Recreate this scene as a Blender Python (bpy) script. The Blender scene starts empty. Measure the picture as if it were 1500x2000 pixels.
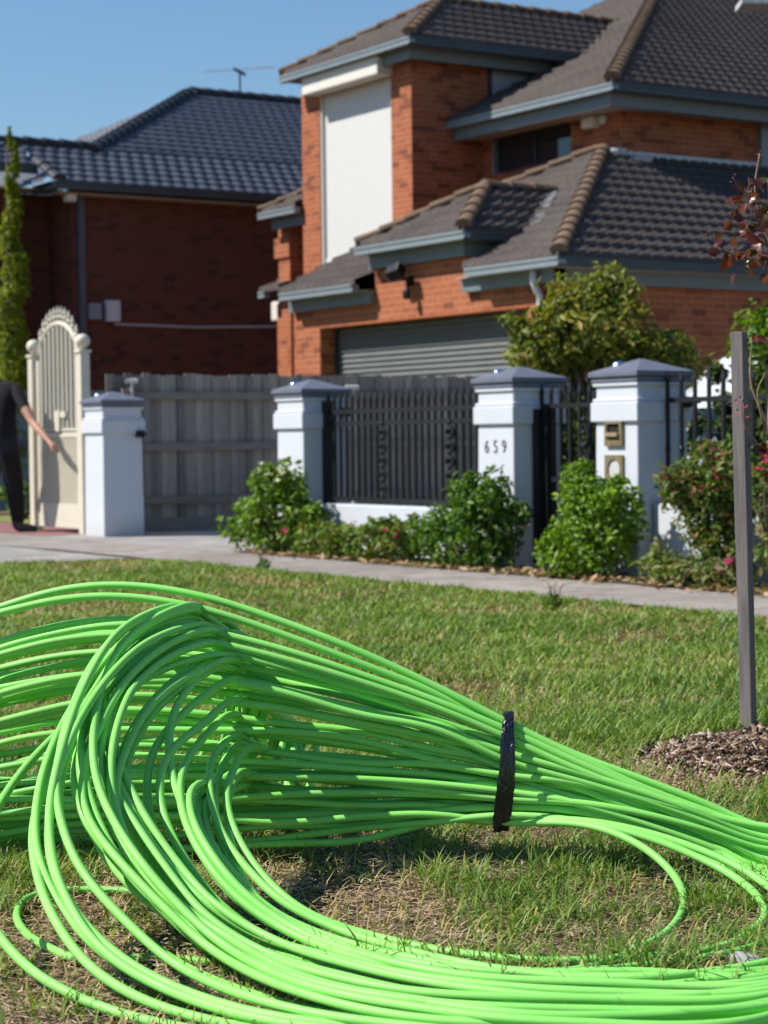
import bpy, math, random
import numpy as np
from mathutils import Vector

random.seed(7)
rng = np.random.default_rng(11)
scene = bpy.context.scene
COL = scene.collection

# ------------------------------------------------------------------ camera
# World axes: X runs along the street fence, Y away from the street towards the houses.
FPX, CX, CY, CAMH = 3900.0, 750.0, 1000.0, 0.9
TH, PITCH, ROLL = math.radians(33.2), math.atan2(140, FPX), math.radians(-0.7)
fh = np.array([-math.cos(TH), math.sin(TH), 0.0])
rh = np.array([math.sin(TH), math.cos(TH), 0.0])
up = np.array([0, 0, 1.0])
FW = fh * math.cos(PITCH) - up * math.sin(PITCH)
u0 = up * math.cos(PITCH) + fh * math.sin(PITCH)
RT = rh * math.cos(ROLL) + u0 * math.sin(ROLL)
UP = u0 * math.cos(ROLL) - rh * math.sin(ROLL)
CAM = np.array([0, 0, CAMH])


def at(x, y, d):
    """point at distance d along the view axis under photo position x, y"""
    return CAM + (FW + RT * (x - CX) / FPX - UP * (y - CY) / FPX) * d


def gdist(x, y, z=0.0):
    r = FW + RT * (x - CX) / FPX - UP * (y - CY) / FPX
    return (z - CAMH) / r[2]


def ground(x, y, z=0.0):
    return at(x, y, gdist(x, y, z))


def at_z(x, d, z):
    """point over photo column x at distance d with height z"""
    y = CY - 140 + 0.0
    for _ in range(4):
        p = at(x, y, d)
        y += (p[2] - z) * FPX / d
    return at(x, y, d)


from mathutils import Matrix
cam_data = bpy.data.cameras.new('camera')
cam_data.sensor_fit = 'VERTICAL'
cam_data.sensor_height = 17.3
cam_data.sensor_width = 17.3
cam_data.lens = FPX / 2000 * 17.3
cam_data.clip_end = 2000
cam_data.clip_start = 0.05
cam_data.dof.use_dof = True
cam_data.dof.focus_distance = 4.1
cam_data.dof.aperture_fstop = 3.4
cam_data.dof.aperture_blades = 7
cam = bpy.data.objects.new('camera', cam_data)
COL.objects.link(cam)
cam.matrix_world = Matrix(((RT[0], UP[0], -FW[0], 0), (RT[1], UP[1], -FW[1], 0), (RT[2], UP[2], -FW[2], CAMH), (0, 0, 0, 1)))
scene.camera = cam

# ------------------------------------------------------------------ sky, sun, exposure
SUN = Vector((-0.50, -0.80, 1.0)).normalized()
world = bpy.data.worlds.new('World')
scene.world = world
world.use_nodes = True
nt = world.node_tree
nt.nodes.clear()
sky = nt.nodes.new('ShaderNodeTexSky')
sky.sky_type = 'NISHITA'
sky.sun_disc = False
sky.sun_elevation = math.asin(SUN.z)
sky.sun_rotation = math.atan2(SUN.x, SUN.y)
sky.altitude = 50
sky.air_density = 1.35
sky.dust_density = 0.1
sky.ozone_density = 9.0
bg = nt.nodes.new('ShaderNodeBackground')
bg.inputs['Strength'].default_value = 0.084
wo = nt.nodes.new('ShaderNodeOutputWorld')
nt.links.new(sky.outputs[0], bg.inputs['Color'])
nt.links.new(bg.outputs[0], wo.inputs['Surface'])

sd = bpy.data.lights.new('sun', 'SUN')
sd.energy = 5.0
sd.angle = math.radians(0.53)
sd.color = (1.0, 0.95, 0.87)
so = bpy.data.objects.new('sun', sd)
COL.objects.link(so)
so.rotation_euler = SUN.to_track_quat('Z', 'Y').to_euler()
so.location = (-20, -30, 40)

scene.view_settings.view_transform = 'Standard'
scene.view_settings.look = 'None'
scene.view_settings.gamma = 1.0
scene.view_settings.exposure = 0.5
scene.render.resolution_x, scene.render.resolution_y = 768, 1024
scene.cycles.max_bounces = 6
scene.cycles.transparent_max_bounces = 6
scene.cycles.use_denoising = True


# ------------------------------------------------------------------ helpers: objects
def tag(o, label=None, cat=None, group=None, kind=None):
    if label: o['label'] = label
    if cat: o['category'] = cat
    if group: o['group'] = group
    if kind: o['kind'] = kind
    return o


def empty(name, loc, label=None, cat=None, group=None):
    o = bpy.data.objects.new(name, None)
    o.empty_display_size = 0.2
    COL.objects.link(o)
    o.location = loc
    return tag(o, label, cat, group)


def root_loc(o):
    l = Vector((0, 0, 0))
    while o is not None:
        l += o.location
        o = o.parent
    return l


class MB:
    """collects faces in world coordinates; build() links them as ONE mesh object"""

    def __init__(self):
        self.v, self.f = [], []

    def poly(self, pts):
        n = len(self.v)
        self.v.extend([tuple(map(float, p)) for p in pts])
        self.f.append(tuple(range(n, n + len(pts))))

    def box(self, x0, x1, y0, y1, z0, z1):
        if x0 > x1: x0, x1 = x1, x0
        if y0 > y1: y0, y1 = y1, y0
        n = len(self.v)
        self.v += [(x0, y0, z0), (x1, y0, z0), (x1, y1, z0), (x0, y1, z0), (x0, y0, z1), (x1, y0, z1), (x1, y1, z1), (x0, y1, z1)]
        for q in ((0, 3, 2, 1), (4, 5, 6, 7), (0, 1, 5, 4), (1, 2, 6, 5), (2, 3, 7, 6), (3, 0, 4, 7)):
            self.f.append(tuple(n + i for i in q))
        return self

    def frustum(self, c, z0, z1, a0, b0, a1, b1):
        """box tapering from half sizes a0,b0 at z0 to a1,b1 at z1"""
        n = len(self.v)
        x, y = c
        for (z, a, b) in ((z0, a0, b0), (z1, a1, b1)):
            self.v += [(x - a, y - b, z), (x + a, y - b, z), (x + a, y + b, z), (x - a, y + b, z)]
        for q in ((0, 3, 2, 1), (4, 5, 6, 7), (0, 1, 5, 4), (1, 2, 6, 5), (2, 3, 7, 6), (3, 0, 4, 7)):
            self.f.append(tuple(n + i for i in q))
        return self

    def obox(self, c, ax, ay, az):
        """box from centre and three half-axis vectors"""
        c, ax, ay, az = (np.array(t, float) for t in (c, ax, ay, az))
        n = len(self.v)
        for sz in (-1, 1):
            for sx, sy in ((-1, -1), (1, -1), (1, 1), (-1, 1)):
                self.v.append(tuple(c + ax * sx + ay * sy + az * sz))
        for q in ((0, 3, 2, 1), (4, 5, 6, 7), (0, 1, 5, 4), (1, 2, 6, 5), (2, 3, 7, 6), (3, 0, 4, 7)):
            self.f.append(tuple(n + i for i in q))
        return self

    def tube(self, pts, r, n=10, cap=True):
        pts = np.array(pts, float)
        m = len(pts)
        rad = np.full(m, r) if np.isscalar(r) else np.array(r, float)
        t = np.gradient(pts, axis=0)
        t /= np.linalg.norm(t, axis=1)[:, None] + 1e-12
        ref = np.array([0, 0, 1.0]) if abs(t[0][2]) < 0.9 else np.array([1.0, 0, 0])
        nrm = ref - t[0] * (ref @ t[0]); nrm /= np.linalg.norm(nrm)
        base = len(self.v)
        ang = np.linspace(0, 2 * math.pi, n, endpoint=False)
        for i in range(m):
            nrm = nrm - t[i] * (nrm @ t[i]); nrm /= np.linalg.norm(nrm) + 1e-12
            b = np.cross(t[i], nrm)
            ring = pts[i] + rad[i] * (np.cos(ang)[:, None] * nrm + np.sin(ang)[:, None] * b)
            self.v.extend(map(tuple, ring))
        for i in range(m - 1):
            for k in range(n):
                a, b_ = base + i * n + k, base + i * n + (k + 1) % n
                self.f.append((a, b_, b_ + n, a + n))
        if cap:
            self.f.append(tuple(base + k for k in reversed(range(n))))
            self.f.append(tuple(base + (m - 1) * n + k for k in range(n)))
        return self

    def lathe(self, c, prof, n=16):
        """prof: (radius, z) from bottom to top about a vertical axis through c"""
        base = len(self.v)
        for (r, z) in prof:
            for k in range(n):
                a = 2 * math.pi * k / n
                self.v.append((c[0] + r * math.cos(a), c[1] + r * math.sin(a), c[2] + z))
        for i in range(len(prof) - 1):
            for k in range(n):
                a, b = base + i * n + k, base + i * n + (k + 1) % n
                self.f.append((a, b, b + n, a + n))
        self.f.append(tuple(base + k for k in reversed(range(n))))
        self.f.append(tuple(base + (len(prof) - 1) * n + k for k in range(n)))
        return self

    def build(self, name, mat, parent=None, smooth=False, bevel=0):
        me = bpy.data.meshes.new(name)
        off = root_loc(parent) if parent else Vector((0, 0, 0))
        v = np.array(self.v, float) - np.array(off)
        me.from_pydata(v.tolist(), [], self.f)
        uv = me.uv_layers.new(name='uv')
        w = np.array(self.v, float)
        dat = np.empty((len(me.loops), 2))
        for p in me.polygons:
            nx, ny, nz = abs(p.normal.x), abs(p.normal.y), abs(p.normal.z)
            for li in p.loop_indices:
                c = w[me.loops[li].vertex_index]
                if nx >= ny and nx >= nz: dat[li] = (c[1], c[2])
                elif ny >= nz: dat[li] = (c[0], c[2])
                else: dat[li] = (c[0], c[1])
        uv.data.foreach_set('uv', dat.ravel())
        if smooth:
            me.polygons.foreach_set('use_smooth', [True] * len(me.polygons))
        me.materials.append(mat)
        me.update()
        o = bpy.data.objects.new(name, me)
        COL.objects.link(o)
        if parent: o.parent = parent
        if bevel:
            b = o.modifiers.new('bevel', 'BEVEL'); b.width = bevel; b.segments = 2; b.limit_method = 'ANGLE'
        return o


def arr_mesh(name, V, F, mat, parent=None, col=None, smooth=False):
    """mesh from arrays; F (m,k); col per vertex"""
    off = np.array(root_loc(parent)) if parent else np.zeros(3)
    me = bpy.data.meshes.new(name)
    V = np.asarray(V, np.float32) - off.astype(np.float32)
    F = np.asarray(F, np.int32)
    me.vertices.add(len(V)); me.vertices.foreach_set('co', V.ravel())
    me.loops.add(F.size); me.loops.foreach_set('vertex_index', F.ravel())
    me.polygons.add(len(F))
    k = F.shape[1]
    me.polygons.foreach_set('loop_start', np.arange(0, F.size, k, dtype=np.int32))
    me.polygons.foreach_set('loop_total', np.full(len(F), k, np.int32))
    if smooth: me.polygons.foreach_set('use_smooth', [True] * len(F))
    if col is not None:
        a = me.color_attributes.new('col', 'FLOAT_COLOR', 'POINT')
        c4 = np.ones((len(V), 4), np.float32); c4[:, :3] = col
        a.data.foreach_set('color', c4.ravel())
    me.update(calc_edges=True)
    me.materials.append(mat)
    o = bpy.data.objects.new(name, me)
    COL.objects.link(o)
    if parent: o.parent = parent
    return o


def copy_tree(o, parent=None):
    c = o.copy(); COL.objects.link(c)
    if parent: c.parent = parent
    for ch in list(o.children): copy_tree(ch, c)
    return c


# ------------------------------------------------------------------ helpers: materials
class NT:
    def __init__(self, name):
        self.m = bpy.data.materials.new(name)
        self.m.use_nodes = True
        self.t = self.m.node_tree
        self.b = self.t.nodes['Principled BSDF']

    def n(self, typ, **kw):
        nd = self.t.nodes.new(typ)
        for k, v in kw.items(): setattr(nd, k, v)
        return nd

    def l(self, a, b): self.t.links.new(a, b)

    def coord(self, what='Object', scale=(1, 1, 1)):
        tc = self.n('ShaderNodeTexCoord'); mp = self.n('ShaderNodeMapping')
        mp.inputs['Scale'].default_value = scale
        self.l(tc.outputs[what], mp.inputs['Vector'])
        return mp.outputs[0]

    def noise(self, vec, scale, detail=4, rough=0.6):
        nd = self.n('ShaderNodeTexNoise')
        nd.inputs['Scale'].default_value = scale; nd.inputs['Detail'].default_value = detail
        nd.inputs['Roughness'].default_value = rough
        if vec is not None: self.l(vec, nd.inputs['Vector'])
        return nd.outputs['Fac']

    def ramp(self, fac, stops):
        r = self.n('ShaderNodeValToRGB')
        els = r.color_ramp.elements
        while len(els) < len(stops): els.new(0.5)
        for e, (p, c) in zip(els, stops):
            e.position = p
            e.color = (*c, 1) if len(c) == 3 else c
        self.l(fac, r.inputs[0])
        return r.outputs[0]

    def mix(self, fac, a, b, mode='MIX'):
        nd = self.n('ShaderNodeMix', data_type='RGBA', blend_type=mode)
        for sock, val in ((nd.inputs[0], fac), (nd.inputs[6], a), (nd.inputs[7], b)):
            if hasattr(val, 'is_output') or isinstance(val, bpy.types.NodeSocket): self.l(val, sock)
            elif isinstance(val, (int, float)): sock.default_value = val
            else: sock.default_value = (*val, 1)
        return nd.outputs[2]

    def bump(self, h, strength=0.3, dist=0.01):
        bp = self.n('ShaderNodeBump')
        bp.inputs['Strength'].default_value = strength; bp.inputs['Distance'].default_value = dist
        self.l(h, bp.inputs['Height']); self.l(bp.outputs[0], self.b.inputs['Normal'])

    def set(self, color=None, rough=None, metal=None, spec=None, coat=None):
        for key, val in (('Base Color', color), ('Roughness', rough), ('Metallic', metal), ('Specular IOR Level', spec), ('Coat Weight', coat)):
            if val is None: continue
            if isinstance(val, bpy.types.NodeSocket): self.l(val, self.b.inputs[key])
            elif isinstance(val, (int, float)): self.b.inputs[key].default_value = val
            else: self.b.inputs[key].default_value = (*val, 1)
        return self


def plain(name, color, rough=0.6, metal=0.0, var=0.12, scale=6, bump=0.0, spec=0.4):
    k = NT(name)
    vec = k.coord()
    f = k.noise(vec, scale, 5)
    lo = tuple(c * (1 - var) for c in color); hi = tuple(min(1, c * (1 + var)) for c in color)
    k.set(k.ramp(f, [(0.3, lo), (0.7, hi)]), rough, metal, spec)
    if bump: k.bump(k.noise(vec, scale * 12, 4), bump, 0.004)
    return k.m


M = {}


def brick_mat(name, c1, c2, mortar):
    k = NT(name)
    tc = k.n('ShaderNodeTexCoord')
    bt = k.n('ShaderNodeTexBrick')
    k.l(tc.outputs['UV'], bt.inputs['Vector'])
    bt.inputs['Scale'].default_value = 1.0
    bt.inputs['Brick Width'].default_value = 0.24
    bt.inputs['Row Height'].default_value = 0.086
    bt.inputs['Mortar Size'].default_value = 0.0065
    bt.inputs['Mortar Smooth'].default_value = 0.3
    bt.inputs['Bias'].default_value = -0.1
    bt.inputs['Color1'].default_value = (*c1, 1); bt.inputs['Color2'].default_value = (*c2, 1)
    bt.inputs['Mortar'].default_value = (*mortar, 1)
    # single dark clinker bricks: a value per brick from a second, coarser brick pattern's random tint
    b2 = k.n('ShaderNodeTexBrick')
    k.l(tc.outputs['UV'], b2.inputs['Vector'])
    for nm, v in (('Scale', 1.0), ('Brick Width', 0.24), ('Row Height', 0.086), ('Mortar Size', 0.0), ('Bias', -0.0)):
        b2.inputs[nm].default_value = v
    b2.inputs['Color1'].default_value = (0, 0, 0, 1); b2.inputs['Color2'].default_value = (1, 1, 1, 1)
    dark = k.ramp(b2.outputs['Color'], [(0.80, (0, 0, 0)), (0.92, (0.85, 0.85, 0.85))])
    col = k.mix(dark, bt.outputs['Color'], tuple(c * 0.5 + 0.012 for c in c2))
    nz = k.noise(tc.outputs['UV'], 3.0, 5)
    col = k.mix(k.ramp(nz, [(0.3, (0, 0, 0)), (0.75, (0.35, 0.35, 0.35))]), col, tuple(c * 0.8 for c in c1))
    k.set(col, 0.85, spec=0.2)
    k.bump(bt.outputs['Fac'], -0.6, 0.006)
    return k.m


M['brick'] = brick_mat('orange_red_brick', (0.37, 0.118, 0.052), (0.29, 0.082, 0.038), (0.42, 0.235, 0.145))
M['brick_in_shade'] = brick_mat('shade_darkened_brick', (0.125, 0.042, 0.026), (0.10, 0.032, 0.021), (0.115, 0.064, 0.046))  # same brick darkened: the far house's shade is put into the colour


def tile_mat(name, col, col2, rough, spec):
    k = NT(name)
    vec = k.coord()
    a = k.noise(vec, 1.2, 5); b = k.noise(vec, 14, 4)
    c = k.ramp(a, [(0.3, col), (0.75, col2)])
    c = k.mix(k.ramp(b, [(0.45, (0, 0, 0)), (0.8, (0.5, 0.5, 0.5))]), c, tuple(x * 1.5 for x in col2))
    k.set(c, rough, spec=spec)
    k.bump(b, 0.25, 0.006)
    return k.m


M['tile'] = tile_mat('weathered_concrete_tile', (0.058, 0.050, 0.046), (0.088, 0.074, 0.067), 0.85, 0.12)
M['tile_cap'] = tile_mat('lichen_brown_ridge_tile', (0.13, 0.09, 0.06), (0.19, 0.13, 0.085), 0.9, 0.15)
M['tile_blue'] = tile_mat('blue_grey_glazed_tile', (0.052, 0.057, 0.070), (0.072, 0.078, 0.095), 0.42, 0.6)
M['tile_blue_cap'] = tile_mat('dark_ridge_tile', (0.024, 0.025, 0.032), (0.035, 0.036, 0.045), 0.5, 0.4)
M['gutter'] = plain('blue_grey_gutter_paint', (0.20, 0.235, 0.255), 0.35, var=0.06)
M['gutter_dark'] = plain('dark_and_shaded_gutter', (0.04, 0.055, 0.065), 0.4, var=0.06)  # on the main house's side gutters this dark tone is painted shade
M['fascia'] = plain('blue_grey_fascia_paint', (0.15, 0.18, 0.19), 0.5, var=0.06)
M['soffit'] = plain('beige_soffit_board', (0.42, 0.37, 0.31), 0.8, var=0.06)
M['cream'] = plain('cream_painted_metal', (0.64, 0.62, 0.55), 0.5, var=0.03)
M['shutter'] = plain('off_white_shutter_slats', (0.60, 0.60, 0.57), 0.5, var=0.02)
M['flash'] = plain('pale_lead_flashing', (0.55, 0.55, 0.55), 0.5, var=0.3, scale=9)
M['roller'] = plain('grey_roller_steel', (0.125, 0.133, 0.132), 0.45, var=0.08, scale=3)
M['black_metal'] = plain('black_wrought_iron', (0.007, 0.0075, 0.009), 0.5, var=0.2)
M['frame_dark'] = plain('dark_window_frame', (0.03, 0.035, 0.04), 0.4)
M['white_metal'] = plain('cream_white_gate_paint', (0.60, 0.56, 0.45), 0.45, var=0.05, scale=10)
M['grey_box'] = plain('pale_grey_box_plastic', (0.50, 0.53, 0.57), 0.5, var=0.05)
M['darkgrey_box'] = plain('slate_meter_box', (0.20, 0.23, 0.29), 0.5, var=0.05)
M['brass'] = plain('tarnished_brass', (0.30, 0.23, 0.12), 0.42, metal=0.6, var=0.25, scale=25)
M['slot_shade_tone'] = plain('painted_slot_shade', (0.015, 0.014, 0.012), 0.9)
M['chrome'] = plain('bright_polished_steel', (0.8, 0.8, 0.8), 0.12, metal=1.0, var=0.02)
M['cap_slate'] = plain('slate_grey_cap_paint', (0.125, 0.135, 0.17), 0.5, var=0.12, scale=8, bump=0.15)
M['tape'] = None


def glass_mat():
    k = NT('dark_window_glass')
    k.set((0.02, 0.025, 0.03), 0.05, spec=0.7)
    return k.m


M['glass'] = glass_mat()


def render_paint(name, col):
    k = NT(name)
    vec = k.coord()
    f = k.noise(vec, 2.5, 6); g = k.noise(vec, 60, 3)
    c = k.ramp(f, [(0.3, tuple(x * 0.92 for x in col)), (0.7, col)])
    # grime rising from the ground
    sp = k.n('ShaderNodeSeparateXYZ'); tc = k.n('ShaderNodeTexCoord'); k.l(tc.outputs['Object'], sp.inputs[0])
    mr = k.n('ShaderNodeMapRange'); mr.inputs[1].default_value = 0.0; mr.inputs[2].default_value = 0.22
    mr.inputs[3].default_value = 0.55; mr.inputs[4].default_value = 0.0
    k.l(sp.outputs[2], mr.inputs[0])
    mm = k.n('ShaderNodeMath', operation='MULTIPLY'); k.l(mr.outputs[0], mm.inputs[0]); k.l(f, mm.inputs[1])
    c = k.mix(mm.outputs[0], c, (0.30, 0.26, 0.20))
    k.set(c, 0.7, spec=0.25)
    k.bump(g, 0.25, 0.004)
    return k.m


M['render'] = render_paint('pale_blue_white_render', (0.565, 0.59, 0.63))


def wood_mat(name, c1, c2, axis_scale, plank=0.0, plank_axis=1):
    k = NT(name)
    vec = k.coord('Object', axis_scale)
    g = k.noise(vec, 6, 6, 0.7)
    vec2 = k.coord('Object')
    big = k.noise(vec2, 1.5, 4)
    c = k.ramp(g, [(0.28, c1), (0.72, c2)])
    c = k.mix(k.ramp(big, [(0.4, (0, 0, 0)), (0.8, (0.5, 0.5, 0.5))]), c, tuple(x * 0.6 for x in c1))
    if plank:
        sp = k.n('ShaderNodeSeparateXYZ'); k.l(vec2, sp.inputs[0])
        dv = k.n('ShaderNodeMath', operation='DIVIDE'); k.l(sp.outputs[plank_axis], dv.inputs[0]); dv.inputs[1].default_value = plank
        fl = k.n('ShaderNodeMath', operation='FLOOR'); k.l(dv.outputs[0], fl.inputs[0])
        wn = k.n('ShaderNodeTexWhiteNoise', noise_dimensions='1D'); k.l(fl.outputs[0], wn.inputs['W'])
        tint = k.ramp(wn.outputs['Value'], [(0.0, (0.62, 0.62, 0.64)), (1.0, (1.25, 1.22, 1.2))])
        c = k.mix(1.0, c, tint, 'MULTIPLY')
    k.set(c, 0.85, spec=0.2)
    k.bump(g, 0.5, 0.004)
    return k.m


M['paling'] = wood_mat('weathered_grey_paling', (0.235, 0.205, 0.172), (0.39, 0.345, 0.30), (6, 6, 0.5), 0.1, 1)
M['rail'] = wood_mat('weathered_grey_rail', (0.19, 0.165, 0.14), (0.29, 0.255, 0.22), (6, 0.5, 6))
M['stake'] = wood_mat('weathered_hardwood_stake', (0.10, 0.088, 0.086), (0.25, 0.225, 0.218), (14, 14, 0.7))
M['bark'] = plain('grey_brown_bark', (0.16, 0.115, 0.08), 0.9, var=0.3, scale=20, bump=0.4)
M['stem'] = plain('green_brown_stem', (0.10, 0.085, 0.04), 0.8, var=0.3, scale=20)


def leaf_mat(name, trans=0.3, rough=0.5, spec=0.4):
    k = NT(name)
    at_ = k.n('ShaderNodeAttribute', attribute_name='col')
    k.set(at_.outputs['Color'], rough, spec=spec)
    tr = k.n('ShaderNodeBsdfTranslucent')
    br = k.mix(1.0, at_.outputs['Color'], (1.5, 1.6, 0.6), 'MULTIPLY')
    k.l(br, tr.inputs['Color'])
    mx = k.n('ShaderNodeMixShader'); mx.inputs[0].default_value = trans
    k.l(k.b.outputs[0], mx.inputs[1]); k.l(tr.outputs[0], mx.inputs[2])
    out = k.t.nodes['Material Output']
    k.l(mx.outputs[0], out.inputs['Surface'])
    return k.m


M['leaf'] = leaf_mat('shrub_leaf', 0.28, 0.5, 0.3)
M['grass'] = leaf_mat('grass_blade', 0.3, 0.5, 0.35)
M['straw'] = leaf_mat('dry_straw', 0.1, 0.8, 0.2)
M['petal'] = leaf_mat('flower_petal', 0.3, 0.6, 0.2)
M['chip'] = leaf_mat('wood_chip', 0.0, 0.85, 0.2)


# ------------------------------------------------------------------ noise for planting
def vnoise(x, y, seed=0):
    x, y = np.asarray(x, float), np.asarray(y, float)
    xi, yi = np.floor(x).astype(np.int64), np.floor(y).astype(np.int64)
    fx, fy = x - xi, y - yi
    fx, fy = fx * fx * (3 - 2 * fx), fy * fy * (3 - 2 * fy)

    def h(a, b):
        n = (a * 374761393 + b * 668265263 + seed * 1442695041) & 0x7fffffff
        n = ((n ^ (n >> 13)) * 1274126177) & 0x7fffffff
        return ((n ^ (n >> 16)) & 0xffff) / 65535.0
    return (h(xi, yi) * (1 - fx) + h(xi + 1, yi) * fx) * (1 - fy) + (h(xi, yi + 1) * (1 - fx) + h(xi + 1, yi + 1) * fx) * fy


def fbm(x, y, seed=0, octv=3):
    s, a, t = 0, 1.0, 0
    for o in range(octv):
        s = s + a * vnoise(x * 2 ** o, y * 2 ** o, seed + o * 17); t += a; a *= 0.5
    return s / t


# ------------------------------------------------------------------ ground, paths
def ground_mat():
    k = NT('dry_lawn_soil')
    vec = k.coord()
    a = k.noise(vec, 1.3, 6); b = k.noise(vec, 9, 6, 0.7); c = k.noise(vec, 70, 4, 0.7)
    col = k.ramp(a, [(0.3, (0.15, 0.10, 0.06)), (0.5, (0.22, 0.155, 0.095)), (0.7, (0.12, 0.105, 0.045))])
    col = k.mix(k.ramp(b, [(0.4, (0, 0, 0)), (0.75, (0.8, 0.8, 0.8))]), col, (0.36, 0.27, 0.17))
    col = k.mix(k.ramp(c, [(0.42, (0.85, 0.85, 0.85)), (0.6, (0, 0, 0))]), col, (0.05, 0.034, 0.022))
    k.set(col, 0.95, spec=0.1)
    k.bump(c, 0.8, 0.02)
    return k.m


def concrete_mat(name, base, joint=1.5):
    k = NT(name)
    vec = k.coord()
    a = k.noise(vec, 0.9, 6); b = k.noise(vec, 40, 5, 0.7); s = k.noise(vec, 4, 5)
    col = k.ramp(a, [(0.3, tuple(x * 0.72 for x in base)), (0.7, tuple(min(1, x * 1.2) for x in base))])
    col = k.mix(k.ramp(s, [(0.46, (0, 0, 0)), (0.68, (0.75, 0.75, 0.75))]), col, tuple(x * 0.55 for x in base))
    col = k.mix(k.ramp(b, [(0.5, (0, 0, 0)), (0.8, (0.6, 0.6, 0.6))]), col, tuple(min(1, x * 1.4) for x in base))
    sp = k.n('ShaderNodeSeparateXYZ'); k.l(vec, sp.inputs[0])
    md = k.n('ShaderNodeMath', operation='PINGPONG'); k.l(sp.outputs[0], md.inputs[0]); md.inputs[1].default_value = joint / 2
    lt = k.n('ShaderNodeMath', operation='LESS_THAN'); k.l(md.outputs[0], lt.inputs[0]); lt.inputs[1].default_value = 0.013
    col = k.mix(lt.outputs[0], col, (0.07, 0.06, 0.05))
    k.set(col, 0.9, spec=0.2)
    k.bump(b, 0.35, 0.006)
    return k.m


def sheet(name, x0, x1, y0, y1, z, mat, th=0.0):
    m = MB()
    if th: m.box(x0, x1, y0, y1, z - th, z)
    else: m.poly([(x0, y0, z), (x1, y0, z), (x1, y1, z), (x0, y1, z)])
    return tag(m.build(name, mat), kind='structure')


M['ground'] = ground_mat()
sheet('ground', -600, 600, -600, 600, 0.0, M['ground'])
M['concrete'] = concrete_mat('grey_footpath_concrete', (0.285, 0.252, 0.225))
M['concrete_pale'] = concrete_mat('pale_driveway_concrete', (0.31, 0.29, 0.27), 3.0)
M['paver'] = concrete_mat('reddish_pavers', (0.26, 0.13, 0.12), 0.4)
# footpath with a slightly wavering lawn edge
m = MB()
xs = np.arange(-60, 20.1, 0.25)
edge = 6.86 + 0.06 * (fbm(xs * 0.6, xs * 0 + 3, 5) - 0.5) * 2
m_v0 = [(x, e, 0.014) for x, e in zip(xs, edge)]
for i in range(len(xs) - 1):
    m.poly([m_v0[i], m_v0[i + 1], (xs[i + 1], 7.8, 0.014), (xs[i], 7.8, 0.014)])
tag(m.build('footpath', M['concrete']), kind='structure')
sheet('driveway', -18.1, -14.05, 2.0, 6.83, 0.010, M['concrete_pale'])
sheet('yard_paving', -18.1, -14.25, 7.82, 24, 0.008, M['concrete_pale'])
M['lawn'] = plain('yellow_green_short_lawn', (0.17, 0.19, 0.05), 0.9, var=.5, scale=8, bump=.5)  # plain yellow-green grass colour
sheet('lawn', -24.15, -18.3, 8.97, 16, 0.012, M['lawn'])
sheet('pavement', -24.5, -18.14, 7.83, 8.95, 0.009, M['paver'])


def soil_mat():
    k = NT('bark_litter_soil')
    vec = k.coord()
    a = k.noise(vec, 25, 6, 0.75); b = k.noise(vec, 5, 4)
    col = k.ramp(a, [(0.3, (0.05, 0.035, 0.022)), (0.6, (0.16, 0.11, 0.065)), (0.8, (0.34, 0.25, 0.16))])
    k.set(col, 0.95, spec=0.1)
    k.bump(a, 0.8, 0.02)
    return k.m


M['soil'] = soil_mat()
sheet('garden_soil', -14.05, 3.0, 7.81, 8.19, 0.018, M['soil'])


# ------------------------------------------------------------------ roofs
def clip_x(poly, t):
    xs_ = []
    for (a, b) in zip(poly, poly[1:] + poly[:1]):
        if (a[1] - t) * (b[1] - t) <= 0 and a[1] != b[1]:
            xs_.append(a[0] + (b[0] - a[0]) * (t - a[1]) / (b[1] - a[1]))
        elif a[1] == b[1] == t:
            xs_ += [a[0], b[0]]
    return (min(xs_), max(xs_)) if xs_ else None


def roof_slope(V, F, poly, to_world, pitch, row=0.342, roll=0.20, amp=0.034, lip=0.05, flat=False):
    """tiled slope: poly is convex in (u along the eave, t horizontally inwards); to_world(u,t,z) places it"""
    ct = math.cos(math.atan(pitch))
    tmax = max(p[1] for p in poly); tmin = min(p[1] for p in poly)
    dt = row * ct
    nrow = int(math.ceil((tmax - tmin) / dt))
    for r in range(nrow):
        t0, t1 = tmin + r * dt, min(tmin + (r + 1) * dt, tmax)
        stag = (r % 2) * roll * 0.5 if flat else 0.0
        rows = []
        for t, h in ((t0 + 1e-5, 0.0), (t0 + 1e-5, lip), ((t0 + t1) / 2, lip * 0.5), (t1 - 1e-5, 0.003)):
            c = clip_x(poly, min(max(t, tmin), tmax))
            if c is None or c[1] - c[0] < 1e-4: c = (0.5 * (c[0] + c[1]),) * 2 if c else None
            if c is None: rows = []; break
            rows.append((t, h, c))
        if not rows: continue
        wid = max(rr[2][1] - rr[2][0] for rr in rows)
        n = max(2, int(wid / (roll / 8)) + 1)
        base = len(V)
        for (t, h, c) in rows:
            for i in range(n):
                u = c[0] + (c[1] - c[0]) * i / (n - 1)
                ph = ((u + stag) / roll) % 1.0
                if flat:
                    w = amp * (0.5 + 0.5 * math.tanh(4 * math.sin(2 * math.pi * ph)))
                else:
                    w = amp * (0.5 + 0.5 * math.sin(2 * math.pi * ph)) + amp * 0.55 * max(0, math.sin(2 * math.pi * ph + 0.6)) ** 2
                hh = (w + h) if h > 0 else 0.0
                V.append(to_world(u, t, t * pitch + hh))
        for j in range(len(rows) - 1):
            for i in range(n - 1):
                a = base + j * n + i
                F.append((a, a + 1, a + n + 1, a + n))


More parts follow.
